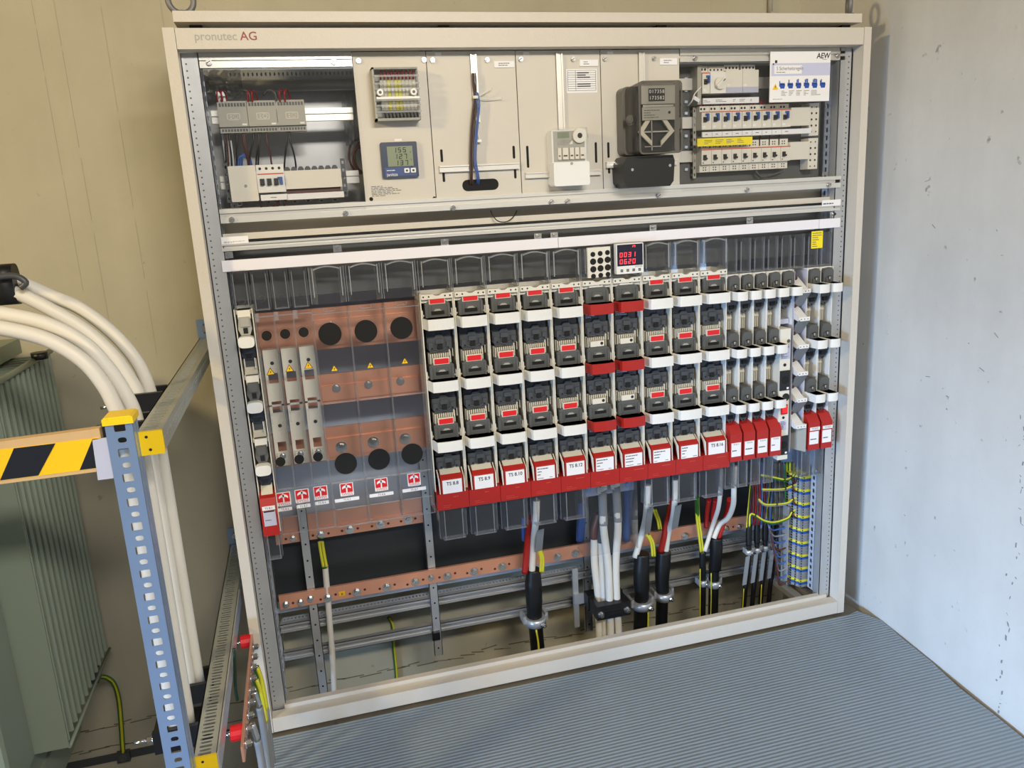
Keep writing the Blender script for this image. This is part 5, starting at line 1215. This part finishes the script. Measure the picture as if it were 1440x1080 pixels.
o = hollow(a[0], a[1], .10, .18, a[3], a[2]).build('clear_guard', MT['clear']); tag(o, 'large clear guard in front of the lugs of the white cable bundle', 'guard')
t = thing('cable_cleat', 'black block cleat with two bolts clamping the white cable bundle', 'cleat', A(854,850,.22))
c = A(856,850,.215); w_ = .064
M().box(c.x-w_, c.x+w_, .165, .20, c.z-.027, c.z+.027).build('front_half', MT['black'], t); M().box(c.x-w_-.004, c.x+w_+.004, .245, .29, c.z-.024, c.z+.030).build('back_half', MT['black'], t)
M().box(c.x-w_, c.x-w_+.018, .20, .245, c.z-.024, c.z+.027).build('side_block', MT['black'], t); M().box(c.x+w_-.018, c.x+w_, .20, .245, c.z-.024, c.z+.027).build('side_block', MT['black'], t)
for s_ in (-1,1): M().hexbolt((c.x+s_*.050,.165,c.z-.004), (0,-1,0), .0085, .014).build('bolt', MT['steel'], t)
m = M().box(c.x-w_*.7, c.x+w_*.7, .1645, .165, c.z-.010, c.z-.007); m.box(c.x-w_*.7, c.x+w_*.7, .1645, .165, c.z+.004, c.z+.007); m.build('groove', MT['hole'], t)
o = M().box(c.x-.105, c.x-.085, .30, .31, c.z-.12, c.z+.12); o.box(c.x-.105, c.x+.07, .29, .30, c.z-.020, c.z+.02); o.build('cleat_bracket', MT['galv'], t)
# blue hoses behind
for px, lab in (((818,720,816,760),'short dark blue cable behind the clear guard, left of the white bundle'), ((884,690,880,760),'short dark blue cable behind the clear guard, right of the white bundle')):
    o = M().tube([A(px[0],px[1]-15,.30), A(px[0],px[1],.30), A(px[2],px[3],.30)], .016, 12, 5).build('blue_cable', MT['bwire']); tag(o, lab, 'cable', 'dark blue cables')
# four small cables with grey tags
for k in range(4):
    px = 1053+k*11.5; top = 742-k*3; y = .24+.012*k
    t = thing('control_cable', ['leftmost','second from left','third from left','rightmost'][k]+' of the four small black cables with grey tags beside the terminal strip', 'cable', A(px-4,870,y), 'four small black control cables')
    cable(t, 'sheath', [(px,top),(px,top+20),(px-1,800),(px-5,830),(px-9,880)], .0092, 'bcable', y)
    cable(t, 'boot', [(px+.5,top-4),(px,top+10),(px,top+24)], .0118, 'bcable', y)
    clampring(t, px, 776-k*3, y, .0125, .020)
    a_, b_ = A(px-1,783-k*3,y-.016), A(px-6,823-k*3,y-.016)
    M().obox((b_.x-.008,b_.y,b_.z), (.0165,0,.002), (0,.004,0), (a_.x-b_.x,0,a_.z-b_.z)).build('tag', MT['gcable'], t)
    if k in (0,2): stripe(t, [(px-7+k,828-k*3),(px-9+k,860)], y-.010, .0018)
    cs = ('ywire','dgrey','rwire','bwire')
    for j in range(4): cable(t, 'core', [(px-3+j*2,top),(px-2+j*2,top-16),(px+j*2.5,top-38),(px+2+j*2.5,top-60-k*2)], .0026, cs[(j+k)%4] if k or j else 'ywire', y-.004+j*.003, 4, 6)
# bundles of cores behind the narrow strips
for px, w, mt_, lab in ((1059,9,'brown','bundle of red and brown wires dropping behind the narrow strips'), (1104,7,'green','bundle of yellow-green wires dropping below the cream socket column'), (1090,6,'dgrey','bundle of dark grey wires dropping behind the narrow strips')):
    t = thing('wire_bundle', lab, 'wires', A(px,745,.2), 'wire bundles at the right of the open bottom')
    for j in range(6):
        mt2 = mt_ if mt_ != 'brown' else ('brown','rwire','dgrey','rwire','bwire','brown')[j]
        if mt_ == 'green': mt2 = ('green','ywire')[j % 2]
        cable(t, 'wire', [(px+j*w/3,650),(px+j*w/3,680),(px+.5+j*w/3,710),(px-1+j*w/3,738)], .0036, mt2, .20+.004*(j%3), 4, 7)
for k, pts in enumerate((((1070,668),(1088,671),(1103,674),(1113,671),(1119,664)), ((1072,688),(1090,688),(1104,687),(1114,683),(1124,680)), ((1067,702),(1076,709),(1092,709),(1107,707),(1115,702),(1124,698)), ((1054,740),(1055,724),(1062,724),(1075,732),(1090,734),(1108,728),(1114,720),(1124,714)))):
    t = thing('earth_wires', ['topmost','second from top','third from top','lowest'][k]+' of the four tied yellow-green wires reaching the terminal strip', 'wires', A(*pts[2],.16), 'tied yellow-green wires')
    cable(t, 'wire', pts, .0032, 'ywire', .16, 5, 8); cable(t, 'wire', [(p[0],p[1]+2) for p in pts], .0026, ('green','gcable','gcable','green')[k], .163, 5, 8)
    for i in (2, len(pts)-2): 
        c = A(*pts[i],.16); M().cyl((c.x-.002,c.y,c.z), (c.x+.002,c.y,c.z), .0056, 10).build('cable_tie', MT['black'], t)
    cable(t, 'wire', [(pts[-2][0],pts[-2][1]+3),(pts[-2][0]+5,pts[-2][1]+8),(pts[-1][0]+1,pts[-1][1]+7)], .0034, 'brown', .158, 4, 8)
t = thing('blue_wires', 'fan of blue and grey wires curving into the left side of the terminal strip', 'wires', A(1095,770,.2))
for k in range(10):
    y0 = 730+k*1.5; ye = 722+k*9.5
    cable(t, 'wire', [(1078+k*.5,y0),(1084+k*1.0,y0+8+k*5.5),(1096,ye+12+k*.3),(1108,ye+9),(1120,ye+3)], .0032, ('bwire','bwire','gcable','bwire','brown')[k%5], .19-.002*k, 5, 7)
# terminal strip: individual rail terminals
xa = at(1127.5,740,.13).x; xb = at(1139.5,740,.13).x
ztop = at(1131,667,.15).z; zbot = at(1131,821,.15).z; n = 43; dz = (ztop-zbot)/n
t = thing('terminal_rail', 'vertical steel rail behind the terminal strip', 'rail', ((xa+xb)/2,.20,zbot)); M().box(xa-.004, xb-.006, .205, .212, zbot-.03, ztop+.01).build('rail', MT['galv'], t)
M().box(xa-.030, xa-.027, .17, .21, zbot, ztop-.13).build('side_flange', MT['galv'], t)
cnt = {}; PAT = ['ywire','blue','gcable','gcable','gcable']; protos = {}
for k in range(n):
    c_ = PAT[k % 5]; g = k//5
    lab = {'ywire':'yellow-green rail terminal, %s one from the top of the vertical strip','blue':'blue rail terminal, %s one from the top of the vertical strip'}.get(c_)
    if lab: lab = lab % ORD[g]
    else: lab = 'grey rail terminal, %s of its three below the %s blue terminal of the vertical strip' % (ORD[k%5-2], ORD[g])
    z = ztop-dz*(k+.5)
    if c_ not in protos:
        t = thing('rail_terminal', lab, 'terminal', (xa,.2,z), 'terminals of the vertical strip'); h = dz*.47
        M().prism([(xa,.13), (xb,.13), (xb,.204), (xa-.022,.204), (xa-.022,.186), (xa-.014,.178), (xa-.014,.164), (xa-.006,.156), (xa-.006,.146), (xa,.14)], z-h, z+h, 'z').build('body', MT[c_], t)
        m = M().box(xa-.0225, xa-.022, .188, .200, z-h*.6, z+h*.6); m.box(xa-.0145, xa-.014, .166, .176, z-h*.6, z+h*.6); m.box(xa-.0065, xa-.006, .148, .155, z-h*.6, z+h*.6); m.box(xa+.0015, xa+.0055, .1295, .13, z-h*.7, z+h*.5)
        m.build('wire_entry', MT['hole'], t); protos[c_] = (t, z)
    else: copy_thing(protos[c_][0], (0,0,z-protos[c_][1]), lab)
# earth leads at the left of the open bottom
t = thing('earth_lead', 'yellow-green and white lead hanging from the upper drilled copper bar on the left', 'cable', A(465,930,.33))
cable(t, 'white_sleeve', [(457,795),(460,830),(464,880),(468,930),(471,985)], .0105, 'cable', .33); o = cable(t, 'earth_core', [(451,762),(453,775),(457,798)], .0105, 'green', .325)
for dx in (-2.2,2.2): cable(o, 'yellow_stripe', [(451+dx,762),(453+dx,775),(457+dx,797)], .0052, 'ywire', .318)
t = thing('earth_lead', 'thin yellow-green lead on the back wall seen through the open bottom', 'cable', A(556,950,YB-.01))
cable(t, 'lead', [(546,868),(551,876),(553,890),(553.5,910),(557,945),(558,980),(558,1010)], .0062, 'green', YB-.012); cable(t, 'yellow_stripe', [(547,869),(552,877),(554,890),(554.5,910),(558,945),(559,980)], .0038, 'ywire', YB-.017)
c = A(613,893,.33); o = M().box(c.x-.014, c.x+.014, .32, .335, c.z-.016, c.z+.014).build('rail_foot', MT['black'], cab)
# ------------------------------------------------------------------ barrier of slotted steel profile on the left
XB0, XB1 = -.086, -.038; zB = 1.143; HB = .044; YN = -.615
S2 = [(.020,.009,True,0),(.020,.009,True,0),(0,0,0,0)]
def beam(label, z, y0):
    t = thing('slotted_beam', label, 'beam', ((XB0+XB1)/2, -.1, z-HB), 'slotted beams running to the back wall')
    m = M(); L_ = YB-.012-y0
    m.perf((XB0,y0,z), (1,0,0), (0,1,0), (0,0,1), XB1-XB0, L_, .0135, [(.027,.0088,False,0),(.025,.0075,True,0)], .0015)
    m.perf((XB1,y0,z-HB), (0,0,1), (0,1,0), (1,0,0), HB, L_, .0135, [(.016,.0065,False,0),(.008,.005,True,.004)], .0025)
    m.box(XB0, XB0+.0025, y0, y0+L_, z-HB, z); m.build('profile', MT['beamst'], t)
    m = M().rbox(XB0-.002, XB1+.002, y0-.008, y0, z-HB-.002, z+.002, .003); o = m.build('end_cap', MT['yellow'], t); q = M()
    for u, v in ((.42,.80),(.50,.20)): q.cyl((XB0+(XB1-XB0)*u,y0-.0085,z-HB+HB*v), (XB0+(XB1-XB0)*u,y0-.008,z-HB+HB*v), .003, 12)
    q.build('hole', MT['ink'], o)
    m = M().perf((XB0-.004,YB-.010,z), (1,0,0), (0,0,1), (0,-1,0), XB1-XB0+.008, .062, .062, [(.022,.036,True,0)], .006); m.box(XB0-.004, XB1+.004, YB-.010, YB-.001, z-HB, z-.001)
    o = m.build('wall_bracket', MT['strut_sky_sheen'], t); c = Vector(((XB0+XB1)/2, YB-.010, z+.031)); M().hexbolt(c, (0,-1,0), .009, .012).build('bolt', MT['steel'], o)
    return t
beam('upper slotted steel beam with yellow end cap running to the back wall', zB, YN)
beam('lower slotted steel beam with yellow end cap running to the back wall', .392, YN+.02)
# post
PX0, PX1 = at(148,605,-.66).x, at(187.5,605,-.66).x; PY = -.66; PW = PX1-PX0
zt_ = at(165,588,PY).z-.006
t = thing('slotted_post', 'upright slotted steel post with yellow cap at the end of the hazard board', 'post', ((PX0+PX1)/2, PY+.02, -.7))
m = M(); Lp = zt_+.70
m.perf((PX0,PY,zt_), (1,0,0), (0,0,-1), (0,-1,0), PW, Lp, .0252, [(.020,.0165,False,.001),(.0155,.011,True,.002)], .0025)
m.box(PX0, PX0+.0025, PY+.0025, PY+.05, -.70, zt_); m.box(PX1-.0025, PX1, PY+.0025, PY+.022, -.70, zt_); m.box(PX1-.006, PX1, PY+.022, PY+.0245, -.70, zt_); m.box(PX1-.0025, PX1, PY+.030, PY+.05, -.70, zt_)
m.build('profile', MT['strut_sky_sheen'], t)
m = M().box(PX0-.003, PX1+.003, PY-.004, PY+.056, zt_-.006, zt_+.006); m.prism([(PX0-.003,zt_+.006), (PX1+.003,zt_+.006), (PX1-.002,zt_+.009), (PX0+.002,zt_+.009)], PY-.002, PY+.054, 'y'); m.build('end_cap', MT['yellow'], t)
# hazard board with plate
yb_ = PY+.0075
def bp_(px, py): q = at(px, py, yb_); return q
a1, a2, b1, b2 = bp_(-60,640), bp_(137,606), bp_(-60,694), bp_(139,662)
t = thing('hazard_board', 'wooden board with yellow and black hazard stripes left of the slotted post', 'board', (a1.x*.5+a2.x*.5, yb_+.01, b1.z))
xl, xr = at(-80,640,yb_).x, at(140,606,yb_).x
def ln(p, q):
    a_, b_ = at(*p,yb_), at(*q,yb_); return lambda x: a_.z+(b_.z-a_.z)*(x-a_.x)/(b_.x-a_.x)
wt, tt_, tb_, wb2 = ln((0,621),(135,603)), ln((0,632),(132,616)), ln((0,676),(139,658)), ln((0,681),(139,663))
M().prism([(xl,wb2(xl)), (xr,wb2(xr)), (xr,wt(xr)), (xl,wt(xl))], yb_, yb_+.020, 'y').build('plywood', MT['wood'], t)
M().prism([(xl,tb_(xl)), (xr-.003,tb_(xr)), (xr-.003,tt_(xr)), (xl,tt_(xl))], yb_-.0008, yb_, 'y').build('yellow_tape', MT['tapey'], t)
for (p0, p1, p2, p3) in (((19.5,630.5),(78,623.5),(54,668.5),(0,675.5)), ((130,617.5),(139,616.5),(139,657.5),(112,661)), ((-90,643),(-38,636.5),(-62,683),(-110,689))):
    q = [at(*p,yb_-.001) for p in (p0,p1,p2,p3)]
    M().prism([(v.x,v.z) for v in q], yb_-.0014, yb_-.0008, 'y').build('black_stripe', MT['tapeb'], t)
q = [at(*p,yb_-.003) for p in ((130,619),(150,615),(161,672),(138,675))]
o = M().prism([(v.x,v.z) for v in q], yb_-.0045, yb_-.0016, 'y').build('bracket_plate', MT['gw']); tag(o, 'pale grey flat plate joining the hazard board to the slotted post', 'plate')
# white cables arching over to the left
cps = [([(-40,391),(0,393),(30,398),(70,415),(115,435),(160,470),(192,508),(209,545)], -.195, 'outermost white cable of the arching bundle on the left'),
       ([(-40,404),(0,408),(30,415),(69,434),(118,463),(158,499),(184,535),(197,560)], -.225, 'second white cable from the outside of the arching bundle on the left'),
       ([(-40,436),(0,441),(64,455),(117,482),(152,518),(176,554),(189,582)], -.415, 'third white cable from the outside of the arching bundle on the left'),
       ([(-40,456),(0,461),(65,477),(115,506),(145,540),(160,568),(169,590)], -.445, 'innermost white cable of the arching bundle on the left')]
for pts, y, lab in cps:
    P_ = [at(px,py,y) for px, py in pts]; e = P_[-1]
    low = .335 if y > -.3 else .365
    P_ += [Vector((e.x+.003,e.y,e.z-.07)), Vector((e.x+.004,e.y,e.z-.25)), Vector((e.x+.004,e.y,.75)), Vector((e.x+.004,e.y,low))]
    o = M().tube(P_, .0156, 16, 8).build('arching_cable', MT['cable']); tag(o, lab, 'cable', 'white arching cables')
t = thing('cable_strap', 'black strap holding the two outer white cables at the left edge', 'strap', at(15,408,-.21))
c0, c1 = at(12,394,-.22), at(12,414,-.22)
m = M()
ov = []
for k in range(20):
    q = 2*PI*k/20; ov.append((c0.y+.008+.030*math.copysign(abs(math.cos(q))**.7,math.cos(q)), (c0.z+c1.z)/2+.006+.046*math.copysign(abs(math.sin(q))**.7,math.sin(q))))
m.prism(ov, at(-12,405,-.22).x, at(24,405,-.22).x, 'x', True); m.build('band', MT['black'], t)
bk = M().tube([at(-12,391,-.26), at(20,388,-.26), at(36,397,-.26), at(29,405,-.26)], .007, 10, 5); bk.build('buckle', MT['mgrey'], t)
# cleats on the beams
def cleat(label, x, y, z, w):
    c = Vector((x, y, z)); t = thing('cable_cleat', label, 'cleat', (c.x,c.y,c.z-.02), 'black cable cleats on the slotted beams')
    x0 = c.x-w/2; x1 = XB0-.002
    M().box(x0, x1, c.y-.044, c.y-.031, c.z-.030, c.z+.026).build('clamp_bar', MT['black'], t); M().box(x0, x1, c.y+.031, c.y+.044, c.z-.030, c.z+.026).build('clamp_bar', MT['black'], t)
    M().box(x0, x0+.012, c.y-.031, c.y+.031, c.z-.022, c.z+.020).build('side_block', MT['black'], t)
    m = M().hexbolt((x0,c.y-.025,c.z), (-1,0,0), .009, .016); m.cyl((x0-.014,c.y-.025,c.z), (x0-.045,c.y-.025,c.z), .0045, 10); m.build('stud', MT['steel'], t)
cleat('upper front black cleat behind the capped post', -.136, -.43, 1.105, .105)
cleat('upper rear black cleat beside the slotted beam', -.142, -.21, 1.118, .085)
cleat('lower front black cleat at the end of the white cables', -.136, -.43, .365, .105)
cleat('lower rear black cleat at the end of the white cables', -.142, -.21, .335, .085)
# earthing bar with red insulators beside the lower beam
t = thing('earthing_bar', 'drilled copper earthing bar with lugs and red insulators between beam and cabinet', 'busbar', at(340,960,-.3))
xe = XB1+.075
p0, p1 = at(352,905,-.12), at(340,1035,-.45)
xe = (p0.x+p1.x)/2
zE1, zE0 = .34, .30
M().box(xe-.003, xe+.003, -.52, .16, zE0, zE1+.0).build('bar', MT['copper'], t)
for y in (-.43, .0):
    o = M().cyl((XB1+.012,y,zE0+.02), (xe-.003,y,zE0+.02), .020, 12, smooth=False).build('insulator', MT['rtab'], t); M().cyl((XB1+.0,y,zE0+.02), (XB1+.014,y,zE0+.02), .007, 8).build('stud', MT['steel'], o)
for k in range(11): M().hexbolt((xe+.003,-.48+.055*k,zE0+.02), (1,0,0), .009, .014).build('bolt', MT['steel'], t)
M().box(xe-.010, xe-.005, -.40, -.10, zE0-.02, zE0+.012).build('tag_rail', MT['gw'], t)
M().box(XB1+.002, XB1+.006, -.60, .2, .345, .392).build('support_flat', MT['galv'], t)
for k, (y, mt_) in enumerate(((-.14,'y'),(-.20,'y'),(-.26,'g'),(-.40,'g2'))):
    P_ = [Vector((xe+.014,y,zE0+.015)), Vector((xe+.022,y-.005,zE0-.03)), Vector((xe+.024,y,zE0-.12)), Vector((xe+.018,y+.01,zE0-.4)), Vector((xe+.01,y+.02,-.6))]
    tt = thing('earth_cable', ['rearmost','second from rear','third from rear','frontmost'][k]+' cable hanging from the drilled earthing bar beside the cabinet', 'cable', P_[-1], 'cables on the earthing bar')
    M().tube(P_[:3] if mt_ == 'y' else P_[:2], .0085, 10, 5).build('core', MT['green' if mt_ == 'y' else 'steel'], tt)
    if mt_ == 'y': M().tube([v+Vector((.004,-.0055,0)) for v in P_[:3]], .0055, 8, 5).build('yellow_stripe', MT['ywire'], tt)
    M().tube(P_[2:] if mt_ == 'y' else P_[1:], .0095, 10, 5).build('sheath', MT['gcable'], tt)
M().tube([at(329,912,-.2), at(330,930,-.2), at(331,965,-.2), at(334,985,-.2)], .004, 8, 5).build('bonding_wire', MT['dgreen'], t)
# ------------------------------------------------------------------ transformer
TX, ZT, ZBt = -.505, 1.165, .125; YF, YR_ = -.045, .455
t = thing('transformer', 'big grey-green transformer with cooling fins at the left edge', 'transformer', (-.95, .1, -.7))
M().box(-1.40, -.63, -.10, .42, .0, ZT-.03).build('tank', MT['trafo'], t)
M().box(-1.46, -.585, -.16, .46, ZT+.0, ZT+.045).build('tank_lid', MT['trafo'], t)
nf = 12
for k in range(nf):
    y = YF+.012+(YR_-YF-.024)*k/(nf-1)
    m = M(); n = 8; th = .0052
    pl = [(-.64,y-th), (TX-.006,y-th), (TX,y-th*.3), (TX,y+th*.3), (TX-.006,y+th), (-.64,y+th)]
    m.prism(pl, ZBt+.012, ZT-.012, 'z'); m.build('cooling_fin', MT['trafo'], t)
m = M().tube([(TX,YF-.004,ZBt), (TX,YR_+.02,ZBt)], .005, 8, 1); m.build('bottom_bar', MT['trafo'], t)
m = M().tube([(TX-.002,YF-.3,ZT-.002), (TX-.002,YR_+.004,ZT-.002)], .0085, 8, 1); m.build('top_bar', MT['trafo'], t)
M().prism([(TX,ZBt), (TX,ZT-.005), (-.64,ZT-.005), (-.64,ZBt)], YF-.006, YF, 'y').build('corner_sheet', MT['trafo'], t)
for k in range(9):
    x = -.600-.075*k
    pl = [(x+.010,-.06), (x+.010,-.215), (x+.004,-.225), (x-.018,-.225), (x-.024,-.215), (x-.024,-.06)]
    M().prism(pl, ZBt, ZT-.012, 'z').build('cooling_fin', MT['trafo'], t)
M().box(-1.40, -.62, -.10, .42, -.12, .0).build('base_channel', MT['trafo'], t)
M().box(-1.0, -.52, .35, .39, ZBt-.05, ZBt-.005).build('base_channel', MT['mgrey'], t)
for x in (-.75,-1.25):
    for y in (-.06,.36): M().cyl((x-.02,y,-.58), (x+.02,y,-.58), .12, 24).build('wheel', MT['mgrey'], t); M().box(x-.03, x+.03, y-.03, y+.03, -.6, -.1).build('leg', MT['trafo'], t)
c = at(52,482,.3); M().cyl((c.x,c.y,ZT), (c.x,c.y,ZT+.02), .022, 16).build('filler_cap', MT['black'], t)
t = thing('earth_lead', 'yellow-green lead bending from the transformer foot down to a wall clamp', 'cable', at(173,1060,YB-.02))
P_ = [at(138,952,.42), at(150,953,.46), at(161,963,.50), at(167,985,.54), at(170,1015,YB-.015), at(173,1060,YB-.012)]
M().tube(P_, .0085, 10, 6).build('lead', MT['green'], t); M().tube([v+Vector((.002,-.006,.003)) for v in P_], .0048, 8, 6).build('yellow_stripe', MT['ywire'], t)
c = at(175,1060,YB); o = M().box(c.x-.022, c.x+.022, YB-.025, YB-.001, c.z-.018, c.z+.018).build('clamp', MT['mgrey'], t); M().hexbolt((c.x,YB-.025,c.z), (0,-1,0), .009, .010).build('bolt', MT['dgrey'], o)
o = M().box(-1.6, -.1, YB-.008, YB-.001, c.z-.016, c.z+.012).build('earth_strip', MT['mgrey']); tag(o, 'flat dark earthing strip fixed low along the back wall', 'strip')
# rough construction joint along the foot of the back wall
m = M(); rnd = random.Random(9); x = -1.6
zj = at(300,992,YB).z
for row, (dz, amp) in enumerate(((0,.008),(-.085,.006))):
    x = -1.6
    while x < 2.1:
        L_ = rnd.uniform(.03,.09); z = zj+dz+rnd.uniform(-amp,amp); m.obox((x,YB-.0015,z), (L_,0,rnd.uniform(-.008,.008)), (0,.0015,0), (0,0,rnd.uniform(.002,.005))); x += L_*.8
struct(m, 'trim_2', MT['joint'])
# ------------------------------------------------------------------ camera, lights
cam = bpy.data.cameras.new('camera'); co_ = bpy.data.objects.new('camera', cam); COL.objects.link(co_)
cam.sensor_width = 36; cam.lens = FPX*36/1440; cam.clip_start = .01
r0, r1_, r2_ = ROWS
co_.matrix_world = Matrix(((r0.x,-r1_.x,-r2_.x,CAM.x), (r0.y,-r1_.y,-r2_.y,CAM.y), (r0.z,-r1_.z,-r2_.z,CAM.z), (0,0,0,1)))
SC.camera = co_
def area(name, loc, target, sx, sy, energy, col, shape='RECTANGLE', spread=PI):
    l = bpy.data.lights.new(name, 'AREA'); l.shape = shape; l.size = sx; l.size_y = sy; l.energy = energy; l.color = col; l.spread = spread
    o = bpy.data.objects.new(name, l); COL.objects.link(o); o.location = loc
    o.rotation_euler = (Vector(target)-Vector(loc)).to_track_quat('-Z','Y').to_euler(); return o
# the rest of the room: ceiling, left wall and front wall with its door opening
struct(M().box(-3.4, 2.7, -3.4, YB+.2, 3.1, 3.25), 'ceiling', MT['pit'])
struct(M().box(-3.4, -3.2, -3.4, YB+.2, -.75, 3.1), 'wall_left', MT['pit'])
area('round_lamp', (.22,-2.75,2.62), (.4,-2.0,0), .6, .6, 3, (1,.84,.58), 'DISK')
area('lamp_over_transformer', (-2.5,-1.9,2.6), (1.0,.4,1.2), .3, .3, 60, (1,.76,.38), 'DISK')
area('low_daylight', (-2.9,-2.75,.45), (2.1,-.5,-.15), 1.3, .7, 27, (.38,.62,1), spread=math.radians(50))
area('fill_behind_camera', (1.0,-3.6,2.9), (.9,0,.6), 1.4, .25, 94, (1,.935,.83))  # unseen fill light, added to brighten the cabinet front evenly
wd = bpy.data.worlds.new('world'); SC.world = wd; wd.use_nodes = True
wd.node_tree.nodes['Background'].inputs['Color'].default_value = (.88,.88,.90,1); wd.node_tree.nodes['Background'].inputs['Strength'].default_value = .20
SC.view_settings.view_transform = 'Standard'; SC.view_settings.look = 'None'; SC.view_settings.gamma = 1; SC.view_settings.exposure = 0; SC.view_settings.use_curve_mapping = False
SC.cycles.transparent_max_bounces = 40; SC.cycles.max_bounces = 8
